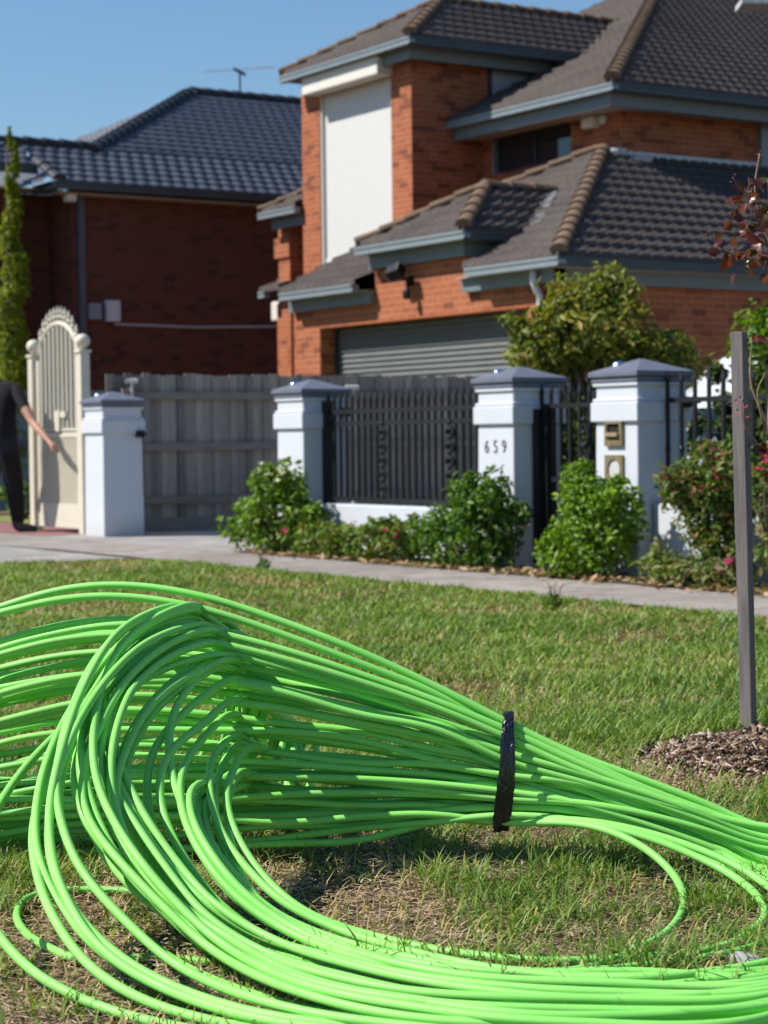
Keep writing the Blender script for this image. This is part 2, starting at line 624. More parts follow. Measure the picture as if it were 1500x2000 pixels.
def hip_caps(m, a, b, r=0.102, step=0.36, lift=0.04):
    """overlapping half-round cap tiles from a (low) to b (high)"""
    a, b = np.array(a, float), np.array(b, float)
    L = np.linalg.norm(b - a); d = (b - a) / L
    side = np.cross(d, [0, 0, 1]); side /= np.linalg.norm(side)
    upv = np.cross(side, d)
    k = max(1, int(round(L / step)))
    for i in range(k):
        p, q = a + d * (L * i / k - 0.02), a + d * (L * (i + 1) / k + 0.03)
        base = len(m.v)
        n = 8
        for (c, rr, lf) in ((p, r * 1.10, lift + 0.018), (q, r * 0.88, lift)):
            for j in range(n + 1):
                an = math.pi * (j / n) * 1.16 - math.pi * 0.08
                m.v.append(tuple(c + side * math.cos(an) * rr + upv * (math.sin(an) * rr * 0.75 + lf)))
        for j in range(n):
            m.f.append((base + j, base + j + 1, base + n + 1 + j + 1, base + n + 1 + j))
        m.f.append(tuple(base + j for j in range(n + 1)))
        m.f.append(tuple(base + n + 1 + j for j in reversed(range(n + 1))))


def gutter_x(m, x0, x1, yf, z, h=0.098, w=0.11):
    """eaves gutter running along X, lip at yf, top at z"""
    m.box(x0, x1, yf, yf + 0.012, z - h, z + 0.004)
    m.box(x0, x1, yf + 0.012, yf + w, z - h, z - h + 0.012)
    m.box(x0 - 0.012, x0, yf, yf + w, z - h, z)
    m.box(x1, x1 + 0.012, yf, yf + w, z - h, z)
    m.box(x0, x1, yf - 0.014, yf, z - 0.026, z + 0.008)
    m.box(x0, x1, yf - 0.010, yf, z - h - 0.003, z - h + 0.016)


def gutter_y(m, y0, y1, xf, z, h=0.098, w=0.11, s=1):
    m.box(xf - s * 0.012, xf, y0, y1, z - h, z + 0.004)
    m.box(xf - s * w, xf - s * 0.012, y0, y1, z - h, z - h + 0.012)
    m.box(xf, xf + s * 0.014, y0, y1, z - 0.026, z + 0.008)
    m.box(xf, xf + s * 0.010, y0, y1, z - h - 0.003, z - h + 0.016)


# ================================================================== the house with the garage
H = empty('brick_house', (-22, 18, 0), 'two storey orange brick house with a white shuttered window over a grey garage door', 'house')
P = 0.5   # main roof pitch
# --- walls
m = MB()
GY = 14.85
m.box(-25.02, -24.30, GY, GY + 0.26, 0, 2.5)
m.box(-19.45, -18.79, GY, GY + 0.26, 0, 2.5)
m.box(-25.02, -18.79, GY, GY + 0.26, 2.5, 2.97)
m.box(-22.84, -20.70, GY, GY + 0.26, 2.97, 3.42)
m.box(-19.04, -18.79, GY + 0.26, 27, 0, 2.90)
m.box(-25.02, -24.78, GY + 0.26, 18.6, 0, 2.95)
garage_wall = m.build('garage_wall', M['brick'], H)
m = MB()
TX0, TX1, TY = -28.97, -25.68, 17.4
m.box(TX0, -28.40, TY, TY + 0.25, 0, 6.86)
m.box(-26.25, TX1, TY, TY + 0.25, 0, 6.86)
m.box(-28.40, -26.25, TY + 0.0, TY + 0.25, 0, 3.30)
m.box(-28.40, -26.25, TY + 0.0, TY + 0.25, 6.62, 6.86)
m.box(TX1 - 0.25, TX1, TY + 0.25, 22, 0, 6.88)
m.box(TX0, TX0 + 0.25, TY + 0.25, 22, 0, 6.86)
tower_wall = m.build('tower_wall', M['brick'], H)
m = MB()
UY, UX = 18.75, -22.27
m.box(-25.68, UX, UY, UY + 0.25, 0, 5.05)
m.box(-23.45, UX, UY, UY + 0.25, 5.05, 5.62)
m.box(-25.68, -25.38, UY, UY + 0.25, 5.05, 5.62)
m.box(UX - 0.25, UX, UY + 0.25, 28, 0, 5.62)
upper_wall = m.build('upper_wall', M['brick'], H)
# --- window of the upper storey
m = MB()
for (a, b) in ((-25.38, -25.32), (-24.44, -24.39), (-23.51, -23.45)): m.box(a, b, UY + 0.06, UY + 0.12, 5.05, 5.60)
m.box(-25.32, -23.51, UY + 0.062, UY + 0.118, 5.05, 5.10); m.box(-25.32, -23.51, UY + 0.062, UY + 0.118, 5.56, 5.60)
win = m.build('window', M['frame_dark'], H)
MB().box(-25.32, -23.51, UY + 0.085, UY + 0.095, 5.10, 5.56).build('pane', M['glass'], win)
m = MB(); m.box(-25.40, -25.36, UY - 0.02, UY + 0.06, 5.03, 5.60)
m.build('frame', M['gutter'], win)
# small gable window in the tower's flank
m = MB()
m.box(TX1 + 0.004, TX1 + 0.03, 18.86, 18.93, 6.2, 6.80); m.box(TX1 + 0.004, TX1 + 0.03, 19.75, 19.83, 6.5, 6.80)
m.box(TX1 + 0.004, TX1 + 0.03, 18.93, 19.75, 6.74, 6.80)
w2 = m.build('window', M['frame_dark'], H)
MB().box(TX1 + 0.002, TX1 + 0.012, 18.93, 19.75, 6.15, 6.74).build('pane', plain('pale_sky_glass', (0.30, 0.36, 0.42), 0.12, var=0.05), w2)
# --- roller shutter
m = MB()
z = 3.32
while z < 6.60:
    m.box(-28.36, -26.29, TY + 0.075, TY + 0.10, z, min(z + 0.046, 6.62)); z += 0.048
m.box(-28.36, -26.29, TY + 0.10, TY + 0.12, 3.30, 6.62)
m.box(-28.36, -26.29, TY + 0.055, TY + 0.075, 3.86, 3.92)
sh = m.build('roller_shutter', M['shutter'], H)
for a in (-28.40, -26.29): MB().box(a, a + 0.04, TY + 0.02, TY + 0.13, 3.3, 6.60).build('guide_rail', M['cream'], sh)
MB().box(-28.46, -26.18, TY - 0.30, TY + 0.0, 6.60, 6.875).build('shutter_box', M['cream'], sh, bevel=0.012)
# --- garage door
m = MB()
zz = np.linspace(0.02, 2.5, 33 * 6 + 1)
yy = GY + 0.275 + 0.013 * np.cos(np.arange(len(zz)) / 6 * 2 * math.pi)
for i in range(len(zz) - 1):
    m.poly([(-24.24, yy[i], zz[i]), (-19.49, yy[i], zz[i]), (-19.49, yy[i + 1], zz[i + 1]), (-24.24, yy[i + 1], zz[i + 1])])
gd = m.build('garage_door', M['roller'], H, smooth=True)
for a in (-24.30, -19.52): MB().box(a, a + 0.07, GY + 0.24, GY + 0.32, 0, 2.5).build('guide_rail', M['frame_dark'], gd)
# --- lower roof over the garage
EY, EZ = 14.55, 3.02
V, F = [], []
for pg_ in ([(-24.95, 0), (-22.90, 0), (-22.90, 3.65), (-24.95, 1.6)], [(-20.38, 0), (-18.456, 0), (-20.38, 1.924)], [(-22.90, 0.6118), (-20.38, 0.6118), (-20.38, 1.924), (-22.506, 4.05), (-22.90, 3.65)]):
    roof_slope(V, F, pg_, lambda u, t, z: (u, EY + t, EZ + z), P)
roof_slope(V, F, [(EY, 0), (28, 0), (28, 3.83), (EY + 3.83, 3.83)], lambda u, t, z: (-18.456 - t, u, EZ + z), P)
low_roof = arr_mesh('lower_roof', V, F, M['tile'], H)
m = MB()
hip_caps(m, (-18.50, EY + 0.05, EZ + 0.03), (-22.40, EY + 3.95, EZ + 3.95 * P + 0.02))
hip_caps(m, (-24.95, EY + 1.6, EZ + 1.6 * P), (-22.55, EY + 4.0, EZ + 4.0 * P + 0.02), r=0.09)
m.build('hip_cap', M['tile_cap'], low_roof)
m = MB()
m.poly([(-24.95, EY, EZ), (-24.95, EY, EZ - 0.1), (-24.95, EY + 1.6, EZ - 0.1), (-24.95, EY + 1.6, EZ + 0.8)])
m.poly([(-24.95, EY + 1.6, EZ), (-24.95, EY + 1.6, EZ + 0.8), (-22.5, EY + 4.05, EZ + 2.02), (-22.5, EY + 4.05, EZ)])
m.build('verge_board', M['tile'], low_roof)
m = MB()
for a, b in ((-24.92, -22.97), (-20.33, -18.456)):
    m = MB(); gutter_x(m, a, b, EY, EZ); m.build('gutter', M['gutter'], low_roof)
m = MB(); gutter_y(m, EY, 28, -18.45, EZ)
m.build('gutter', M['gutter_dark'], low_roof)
m = MB()
m.box(-25.0, -22.85, GY - 0.10, GY - 0.004, 2.76, 2.94); m.box(-20.69, -18.70, GY - 0.10, GY - 0.004, 2.76, 2.94)
m.box(-18.786, -18.70, GY - 0.10, 28, 2.745, 2.93)
m.build('fascia', M['fascia'], low_roof)
m = MB(); m.box(-24.92, -22.86, EY + 0.115, GY - 0.10, 2.925, 2.94); m.box(-20.69, -18.70, EY + 0.115, GY - 0.10, 2.925, 2.94)
m.box(-18.70, -18.57, EY + 0.1, 28, 2.915, 2.93)
m.build('soffit', M['soffit'], low_roof)
m = MB()
for (a, b) in (((-22.62, 18.55, 5.02), (0.16, 0.10, 0.06)), ((-22.30, 18.62, 4.98), (0.10, 0.13, 0.07)), ((-22.12, 18.95, 4.90), (0.09, 0.16, 0.035))):
    m.obox(a, (b[0], 0, -0.03), (0, b[1], 0.02), (0.02, 0, b[2]))
m.box(-22.262, -22.235, 18.8, 28, 4.88, 5.02)
m.build('flashing', M['flash'], low_roof)
# --- little gable roof in the middle of the garage front
MZ, MPc = 3.50, 0.58
V, F = [], []
roof_slope(V, F, [(-22.875, 0), (-20.351, 0), (-21.613, 1.262)], lambda u, t, z: (u, EY + t, MZ + z), MPc)
roof_slope(V, F, [(EY, 0), (15.65, 0), (17.2, 1.262), (EY + 1.262, 1.262)], lambda u, t, z: (-20.351 - t, u, MZ + z), MPc)
roof_slope(V, F, [(EY, 0), (15.65, 0), (17.2, 1.262), (EY + 1.262, 1.262)], lambda u, t, z: (-22.875 + t, u, MZ + z), MPc)
mid_roof = arr_mesh('garage_gable_roof', V, F, M['tile'], H)
m = MB()
AP = (-21.613, EY + 1.262, MZ + 1.262 * MPc)
hip_caps(m, (-20.39, EY + 0.04, MZ + 0.03), AP)
hip_caps(m, (-22.83, EY + 0.04, MZ + 0.03), AP, r=0.09)
hip_caps(m, AP, (-21.613, 17.0, AP[2] + 0.01), r=0.09)
m.build('hip_cap', M['tile_cap'], mid_roof)
m = MB(); gutter_x(m, -22.875, -20.351, EY, MZ)
m.build('gutter', M['gutter'], mid_roof)
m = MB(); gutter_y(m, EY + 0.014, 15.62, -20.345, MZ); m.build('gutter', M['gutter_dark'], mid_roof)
m = MB()
m.box(-22.84, -20.62, GY - 0.10, GY - 0.004, 3.22, 3.42); m.box(-20.697, -20.60, GY - 0.004, 15.6, 3.22, 3.42)
m.box(-22.86, -20.46, EY + 0.115, GY - 0.1, 3.405, 3.42); m.box(-20.60, -20.46, GY - 0.1, 15.6, 3.406, 3.421)
m.box(-20.72, -20.702, GY + 0.26, 15.6, 2.9, 3.42)
m.build('fascia', M['fascia'], mid_roof)
m = MB()
for i in range(9):
    s = i / 8
    c = np.array([-20.28 - 1.1 * s, 15.62 + 1.15 * s, 3.585 + 0.60 * s]) + np.array([random.uniform(-.03, .03), 0, 0])
    m.obox(c, (0.05, 0.05, 0.03), (-0.035, 0.035, 0), (0, 0, 0.018))
m.build('flashing', M['flash'], mid_roof)
# --- tower roof
TZ, TE, TP = 6.98, 17.0, 0.56
V, F = [], []
tl, tr_ = -29.02, -25.13
tm = (tr_ - tl) / 2
roof_slope(V, F, [(tl, 0), (tr_, 0), ((tl + tr_) / 2, tm)], lambda u, t, z: (u, TE + t, TZ + z), TP)
roof_slope(V, F, [(TE, 0), (21.2, 0), (23.0, tm), (TE + tm, tm)], lambda u, t, z: (tr_ - t, u, TZ + z), TP)
roof_slope(V, F, [(TE, 0), (21.2, 0), (23.0, tm), (TE + tm, tm)], lambda u, t, z: (tl + t, u, TZ + z), TP)
troof = arr_mesh('tower_roof', V, F, M['tile'], H)
m = MB()
AP = ((tl + tr_) / 2, TE + tm, TZ + tm * TP)
hip_caps(m, (tr_ - 0.04, TE + 0.04, TZ + 0.03), AP)
hip_caps(m, (tl + 0.04, TE + 0.04, TZ + 0.03), AP, r=0.09)
hip_caps(m, AP, (AP[0], 23.0, AP[2] + 0.01), r=0.09)
m.build('hip_cap', M['tile_cap'], troof)
m = MB(); gutter_x(m, tl, tr_, TE, TZ); m.build('gutter', M['gutter'], troof)
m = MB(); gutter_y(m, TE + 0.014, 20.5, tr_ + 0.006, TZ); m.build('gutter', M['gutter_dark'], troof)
m = MB()
m.box(-26.16, tr_ - 0.28, TE + 0.20, TE + 0.28, 6.72, 6.895); m.box(tr_ - 0.36, tr_ - 0.28, TE + 0.28, 20.5, 6.72, 6.895)
m.box(tl + 0.02, tr_ - 0.115, TE + 0.115, TE + 0.40, 6.896, 6.91); m.box(tr_ - 0.56, tr_ - 0.115, TE + 0.40, 20.5, 6.897, 6.911)
m.build('fascia', M['fascia'], troof)
# --- upper main roof
UE, UZ, UP_ = 18.05, 5.84, 0.493
ux = -21.65
V, F = [], []
roof_slope(V, F, [(-25.70, 0), (ux, 0), (ux - 2.2, 2.2), (-25.70, 2.2)], lambda u, t, z: (u, UE + t, UZ + z), UP_)
roof_slope(V, F, [(-30.5, 2.2), (ux - 2.2, 2.2), (ux - 7.2, 7.2), (-30.5, 7.2)], lambda u, t, z: (u, UE + t, UZ + z), UP_)
roof_slope(V, F, [(UE, 0), (31, 0), (31, 7.2), (UE + 7.2, 7.2)], lambda u, t, z: (ux - t, u, UZ + z), UP_)
uroof = arr_mesh('upper_roof', V, F, M['tile'], H)
m = MB()
hip_caps(m, (ux - 0.04, UE + 0.04, UZ + 0.03), (ux - 7.2, UE + 7.2, UZ + 7.2 * UP_), r=0.115)
m.build('hip_cap', M['tile_cap'], uroof)
m = MB(); fp_ = at(1472, 10, 33.0); m.obox(fp_, RT * 0.25, FW * 0.3, UP * 0.04); m.build('flashing', M['flash'], uroof)
m = MB(); gutter_x(m, TX1 - 0.0 + 0.02, ux, UE, UZ); m.build('gutter', M['gutter'], uroof)
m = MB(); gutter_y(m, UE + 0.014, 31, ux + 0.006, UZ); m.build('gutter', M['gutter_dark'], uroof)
m = MB()
m.box(TX1 + 0.03, ux - 0.18, UE + 0.13, UE + 0.20, 5.56, 5.80); m.box(ux - 0.25, ux - 0.18, UE + 0.20, 31, 5.56, 5.80)
m.build('fascia', M['fascia'], uroof)
m = MB(); m.box(TX1 + 0.03, ux - 0.25, UE + 0.20, UY - 0.002, 5.60, 5.615); m.box(UX + 0.002, ux - 0.25, UY, 31, 5.602, 5.617)
m.build('soffit', M['soffit'], uroof)
# --- porch: tall brick pier with a small roof of its own
m = MB()
PY = 17.6
m.box(-30.22, -29.76, PY, PY + 0.45, 0, 3.30); m.box(-30.16, -29.78, PY + 0.01, PY + 0.44, 3.30, 4.9)
m.box(-30.24, -29.74, PY - 0.03, PY + 0.47, 4.08, 4.42)
m.build('porch_pier', M['brick'], H)
V, F = [], []
roof_slope(V, F, [(-30.22, 0), (-28.98, 0), (-28.98, 1.4), (-29.15, 1.4)], lambda u, t, z: (u, PY - 0.35 + t, 4.84 + z), P)
pr = arr_mesh('porch_roof', V, F, M['tile'], H)
m = MB(); hip_caps(m, (-30.18, PY - 0.32, 4.86), (-29.15, PY + 1.05, 5.54), r=0.08); m.build('hip_cap', M['tile_cap'], pr)
m = MB(); gutter_x(m, -30.22, -28.99, PY - 0.36, 4.84); m.build('gutter', M['gutter'], pr)
m = MB(); m.box(-30.08, -28.99, PY - 0.17, PY - 0.08, 4.56, 4.76); m.box(-30.1, -28.99, PY - 0.08, PY + 1.5, 4.70, 4.76)
m.build('fascia', M['fascia'], pr)
V, F = [], []
roof_slope(V, F, [(-30.42, 0), (-29.75, 0), (-29.75, 0.8), (-30.2, 0.8)], lambda u, t, z: (u, PY - 0.25 + t, 3.50 + z), P)
pl = arr_mesh('porch_roof', V, F, M['tile'], H)
m = MB(); gutter_x(m, -30.42, -30.23, PY - 0.26, 3.50); m.build('gutter', M['gutter'], pl)
MB().box(-30.62, -30.36, PY + 0.1, PY + 0.25, 3.02, 3.36).build('wall_lamp', M['cream'], H, bevel=0.03)
# --- downpipes, floodlight, sensor
m = MB()
m.tube([(-19.12, GY - 0.16, 2.96), (-19.12, GY - 0.16, 2.80), (-19.12, GY - 0.12, 2.70), (-19.12, GY - 0.06, 2.62), (-19.12, GY - 0.055, 2.5), (-19.12, GY - 0.055, 0.1)], 0.045, 10)
m.build('downpipe', plain('pale_grey_downpipe', (0.50, 0.53, 0.58), 0.45), H, smooth=True)
m = MB(); m.box(UX + 0.004, UX + 0.09, 21.40, 21.56, 2.5, 5.60); m.build('downpipe', M['gutter'], H)
m = MB()
c = np.array([-21.98, GY, 3.02])
m.obox(c + (0.02, -0.03, -0.02), (0.05, 0, 0), (0, 0.03, 0), (0, 0, 0.06))
m.tube([c + (0.02, -0.06, -0.01), c + (0.0, -0.13, 0.02), c + (-0.02, -0.18, 0.07)], 0.018, 8)
m.tube([c + (0.02, -0.06, -0.05), c + (0.10, -0.12, -0.12), c + (0.12, -0.14, -0.2)], 0.02, 8)
fl = m.build('floodlight', M['black_metal'], H)
m = MB(); m.obox(c + (-0.03, -0.22, 0.10), (0.14, 0, 0.02), (0, 0.06, -0.05), (-0.01, 0.035, 0.06)); m.build('lamp_head', M['black_metal'], fl, bevel=0.01)
m = MB(); m.lathe(c + (0.12, -0.15, -0.27), [(0.03, 0), (0.055, 0.03), (0.055, 0.1), (0.03, 0.14)], 10); m.build('motion_sensor', M['black_metal'], fl)
m = MB(); m.box(-23.02, -22.76, UY - 0.16, UY - 0.004, 5.42, 5.58); m.box(-22.74, -22.6, UY - 0.06, UY - 0.004, 5.46, 5.58)
m.build('alarm_box', M['cream'], H, bevel=0.015)

# ================================================================== the far house
N = empty('brick_house', (-36, 18, 0), 'shaded brick house with a blue grey tiled hip roof and an aerial, farthest left', 'house')
NX = -33.0
m = MB()
m.box(NX - 0.3, NX, 15.0, 32, 0, 5.45)
m.box(NX - 1.3, NX - 0.3, 15.0, 15.25, 0, 5.45)
m.box(NX - 1.3, NX - 1.0, 6.0, 15.0, 0, 5.45)
m.box(NX - 1.0, NX - 0.55, 13.9, 14.25, 0, 5.4)
m.build('wall', M['brick_in_shade'], N)
NE, NZ, NP = NX + 0.42, 5.50, 0.48
V, F = [], []
ap = 6.2
kw = dict(row=0.334, roll=0.25, amp=0.027, lip=0.045, flat=True)
roof_slope(V, F, [(14.55, 0), (34, 0), (34, ap), (14.3 + ap, ap), (14.3 + 1.9, 1.9), (14.55, 1.9)], lambda u, t, z: (NE - t, u, NZ + z), NP, **kw)
roof_slope(V, F, [(5.5, 0.72), (14.55, 0.72), (14.55, 1.9), (5.5, 1.9)], lambda u, t, z: (NE - t, u, NZ + z), NP, **kw)
roof_slope(V, F, [(-NE, 0), (-NE + 12, 0), (-NE + 12 - ap, ap), (-NE + ap, ap)], lambda u, t, z: (-u, 14.3 + t, NZ + z), NP, **kw)
nroof = arr_mesh('roof', V, F, M['tile_blue'], N)
m = MB()
APX = (NE - ap, 14.3 + ap, NZ + ap * NP)
for a, b, r_ in (((NE - 1.75, 14.3 + 1.75, NZ + 1.75 * NP), APX, .14), ((NE - 0.05, 14.6, NZ + 0.02), (NE - 0.95, 14.6, NZ + 0.95 * NP), .12), (APX, (APX[0], 34, APX[2] + 0.02), .13), ((NE - 1.9, 5.5, NZ + 1.9 * NP), (NE - 1.9, 16.2, NZ + 1.9 * NP + 0.01), .12)):
    m = MB(); hip_caps(m, a, b, r=r_); m.build('ridge_cap', M['tile_blue_cap'], nroof)
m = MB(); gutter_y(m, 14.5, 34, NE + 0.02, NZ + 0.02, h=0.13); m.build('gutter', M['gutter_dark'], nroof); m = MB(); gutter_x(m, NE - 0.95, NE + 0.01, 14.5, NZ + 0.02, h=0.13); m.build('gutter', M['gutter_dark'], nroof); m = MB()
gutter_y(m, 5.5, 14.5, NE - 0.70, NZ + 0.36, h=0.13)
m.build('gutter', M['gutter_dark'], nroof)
m = MB(); m.box(NX + 0.002, NE - 0.1, 14.65, 34, 5.33, 5.35); m.box(NX - 1.0, NX - 0.3, 6, 15, 5.452, 5.47)
m.build('soffit', M['soffit'], nroof)
m = MB()
m.box(NX + 0.003, NX + 0.09, 15.10, 15.22, 0, 5.33)
m.build('downpipe', plain('dark_slate_downpipe', (0.065, 0.078, 0.095), 0.5), N)
m = MB(); m.box(NX + 0.003, NX + 0.14, 15.16 + 0.10, 15.50, 3.13, 3.42); m.build('meter_box', M['darkgrey_box'], N, bevel=0.01)
m = MB(); m.box(NX + 0.003, NX + 0.16, 15.60, 15.86, 3.10, 3.48); m.build('meter_box', M['grey_box'], N, bevel=0.01)
m = MB(); m.tube([(NX + 0.02, 15.8, 3.06), (NX + 0.02, 17.5, 3.04), (NX + 0.02, 19.6, 3.10)], 0.018, 6); m.build('conduit', M['grey_box'], N)
m = MB(); m.box(NX + 0.05, NX + 0.25, 14.82, 15.0, 5.2, 5.34); m.build('eave_lamp', M['cream'], N, bevel=0.02)
m = MB(); m.box(NX - 1.29, NX - 0.97, 12.6, 13.7, 4.2, 5.3); m.build('window', M['frame_dark'], N)
# aerial on the ridge
ab = np.array([APX[0], 21.72, APX[2]])
m = MB(); m.tube([ab + (0, 0, -0.1), ab + (0, 0, 0.56)], 0.022, 6)
ant = m.build('aerial', M['gutter_dark'], N)
m = MB(); bd = RT * 0.75 + np.array([0, 0, -0.38]); bd /= np.linalg.norm(bd)
m.obox(ab + (0, 0, 0.58), bd * 0.15, np.cross(bd, up) * 0.03, np.array([0, 0, 0.035])); m.build('boom', M['gutter_dark'], ant)
m = MB()
top = ab + np.array([0, 0, 0.63])
for s in (-1, 1):
    for k in range(2):
        m.tube([top - bd * 0.08 * k, top - bd * 0.08 * k + RT * s * 0.8 + up * (0.05 * s - 0.02 * k)], 0.006, 5)
m.build('dipole', M['grey_box'], ant)

# pale house beyond, at the left edge
B3 = empty('rendered_house', (-44, 13, 0), 'pale rendered house front showing at the left edge behind the cypress', 'house')
MB().box(-48, -40.5, 7.0, 16.4, 0, 6.2).build('wall', plain('pale_grey_render', (0.55, 0.57, 0.60), 0.8), B3)
m = MB(); m.poly([(-49, 6.5, 6.2), (-40, 6.5, 6.2), (-44.5, 11.5, 8.2)]); m.poly([(-40, 6.5, 6.2), (-40, 16.8, 6.2), (-44.5, 11.5, 8.2)]); m.poly([(-49, 6.5, 6.2), (-40, 6.5, 6.2), (-40, 16.8, 6.2), (-49, 16.8, 6.2)])
m.build('roof', M['tile_blue'], B3)

# ================================================================== timber paling fence
FX = -18.22
TF = empty('paling_fence', (FX, 9, 0), 'long weathered grey timber paling fence running back behind the white pillars', 'fence')
m = MB()
y = 8.62
i = 0
while y < 15.9:
    w = 0.098
    h = 1.60 + random.uniform(-0.02, 0.015)
    off = 0.0 if i % 2 else 0.014
    lean = random.uniform(-0.004, 0.004)
    m.obox((FX - 0.012 + off, y + w / 2, h / 2), (0.006, 0, 0), (0, w / 2 + (0.012 if i % 2 else -0.004), 0), (0, lean, h / 2))
    y += 0.1
    i += 1
m.build('palings', M['paling'], TF)
for zr in (0.32, 0.86, 1.38):
    MB().box(FX + 0.012, FX + 0.055, 8.62, 15.9, zr - 0.038, zr + 0.038).build('rail', M['rail'], TF)
for yp in (8.75, 11.2, 13.6, 15.8):
    MB().box(FX + 0.058, FX + 0.15, yp, yp + 0.1, 0, 1.45).build('post', M['rail'], TF)
MB().box(FX - 0.03, FX + 0.03, 8.62, 15.9, 0.0, 0.14).build('plinth_board', M['rail'], TF)

# bluish fence in the neighbour's garden, seen beside the person
BF = empty('boundary_fence', (-24, 13, 0), 'blue grey panel fence in shade behind the cream gate', 'fence')
m = MB()
y = 9.0
while y < 16.5:
    m.box(-24.2, -24.17, y, y + 0.17, 0.05, 1.60); m.box(-24.17, -24.155, y + 0.17, y + 0.2, 0.05, 1.60); y += 0.2
m.build('panel', plain('slate_blue_fence_paint', (0.16, 0.20, 0.26), 0.6), BF)
m = MB(); m.box(-24.155, -24.12, 9.0, 16.5, 0.86, 0.93); m.build('rail', plain('dark_rail_paint', (0.07, 0.09, 0.12), 0.6), BF)


# ================================================================== rendered pillars
def make_pillar(name):
    r = empty(name, (0, 0, 0))
    MB().frustum((0, 0), 0, 1.28, 0.215, 0.215, 0.205, 0.205).build('shaft', M['render'], r, bevel=0.012)
    m = MB(); m.box(-0.232, 0.232, -0.232, 0.232, 1.00, 1.125); m.box(-0.222, 0.222, -0.222, 0.222, 1.125, 1.15); m.box(-0.222, 0.222, -0.222, 0.222, 1.225, 1.25)
    m.build('moulding', M['render'], r, bevel=0.008)
    m = MB()
    m.box(-0.228, 0.228, -0.228, 0.228, 1.25, 1.285); m.box(-0.243, 0.243, -0.243, 0.243, 1.285, 1.318)
    m.frustum((0, 0), 1.318, 1.402, 0.243, 0.243, 0.012, 0.012)
    m.build('cap', M['cap_slate'], r, bevel=0.006)
    m = MB(); m.lathe((-0.10, -0.10, 1.352), [(0.045, -0.01), (0.045, 0.012), (0.034, 0.03), (0.012, 0.038)], 12)
    m.build('cap_light', M['chrome'], r, smooth=True)
    return r


pil_x = [-17.64, -13.92, -11.13, -9.835]
plabels = ['pale rendered pillar with a slate cap standing right beside the cream gate',
           'pale rendered pillar with a slate cap at the driveway end of the black iron fence panel',
           'pale rendered pillar carrying the house number 659',
           'pale rendered pillar with a brass letter slot and a round newspaper hole']
pillars = []
p0 = make_pillar('gate_pillar')
for i, x in enumerate(pil_x):
    o = p0 if i == 0 else copy_tree(p0)
    o.location = (x, 8.42, 0)
    tag(o, plabels[i], 'pillar', 'rendered pillars of the front fence')
    pillars.append(o)
# house number
DIG = {'6': [(0.9, 1.75), (0.55, 2.0), (0.2, 1.7), (0.05, 1.1), (0.05, 0.5), (0.3, 0.05), (0.7, 0.05), (0.95, 0.45), (0.8, 0.95), (0.45, 1.05), (0.1, 0.75)],
       '5': [(0.9, 1.95), (0.25, 1.95), (0.15, 1.15), (0.55, 1.25), (0.9, 0.95), (0.92, 0.45), (0.6, 0.05), (0.2, 0.1), (0.05, 0.35)],
       '9': [(0.1, 0.25), (0.45, 0.0), (0.8, 0.3), (0.95, 0.9), (0.95, 1.5), (0.7, 1.95), (0.3, 1.95), (0.05, 1.55), (0.2, 1.05), (0.55, 0.95), (0.9, 1.25)]}


def catmull(pts, n=8):
    pts = np.array(pts, float)
    P_ = np.vstack([2 * pts[0] - pts[1], pts, 2 * pts[-1] - pts[-2]])
    out = []
    for i in range(1, len(P_) - 2):
        a, b, c, d = P_[i - 1:i + 3]
        for t in np.linspace(0, 1, n, endpoint=False):
            out.append(0.5 * ((2 * b) + (-a + c) * t + (2 * a - 5 * b + 4 * c - d) * t * t + (-a + 3 * b - 3 * c + d) * t ** 3))
    out.append(P_[-2])
    return np.array(out)


bronze = plain('bronze_numerals', (0.075, 0.058, 0.048), 0.6, metal=0.0)
p3 = pillars[2]
for k, ch in enumerate('659'):
    fc_ = bpy.data.curves.new('house_number', 'FONT'); fc_.body = ch; fc_.size = 0.128; fc_.extrude = 0.003; fc_.offset = -0.0022; fc_.align_x = 'CENTER'
    tmp = bpy.data.objects.new('house_number', fc_); COL.objects.link(tmp)
    dg_ = bpy.context.evaluated_depsgraph_get()
    me_ = bpy.data.meshes.new_from_object(tmp.evaluated_get(dg_))
    bpy.data.objects.remove(tmp)
    me_.transform(Matrix.Translation((-0.098 + k * 0.100, -0.2115, 0.805)) @ Matrix.Rotation(math.radians(90), 4, 'X') @ Matrix.Diagonal((0.85, 1, 1, 1)))
    me_.materials.clear(); me_.materials.append(bronze)
    on = bpy.data.objects.new('house_number', me_); COL.objects.link(on); on.parent = p3
# letter slot and newspaper hole
p4 = pillars[3]
fx, fy = p4.location.x, 8.42 - 0.212
m = MB()
m.box(fx - 0.095, fx + 0.075, fy - 0.02, fy, 0.845, 0.885); m.box(fx - 0.095, fx + 0.075, fy - 0.02, fy, 0.985, 1.0)
m.box(fx - 0.095, fx - 0.07, fy - 0.02, fy, 0.885, 0.985); m.box(fx + 0.05, fx + 0.075, fy - 0.02, fy, 0.885, 0.985)
ls = m.build('letter_slot', M['brass'], p4, bevel=0.003)
m = MB(); m.box(fx - 0.07, fx + 0.05, fy - 0.004, fy + 0.0, 0.93, 0.985); m.build('slot_shade', M['slot_shade_tone'], ls)  # flat dark plate: the slot's inner shade put into its colour
m = MB(); m.obox((fx - 0.01, fy - 0.02, 0.908), (0.058, 0, 0), (0, 0.018, -0.012), (0, 0.003, 0.012)); m.build('flap', M['brass'], ls)
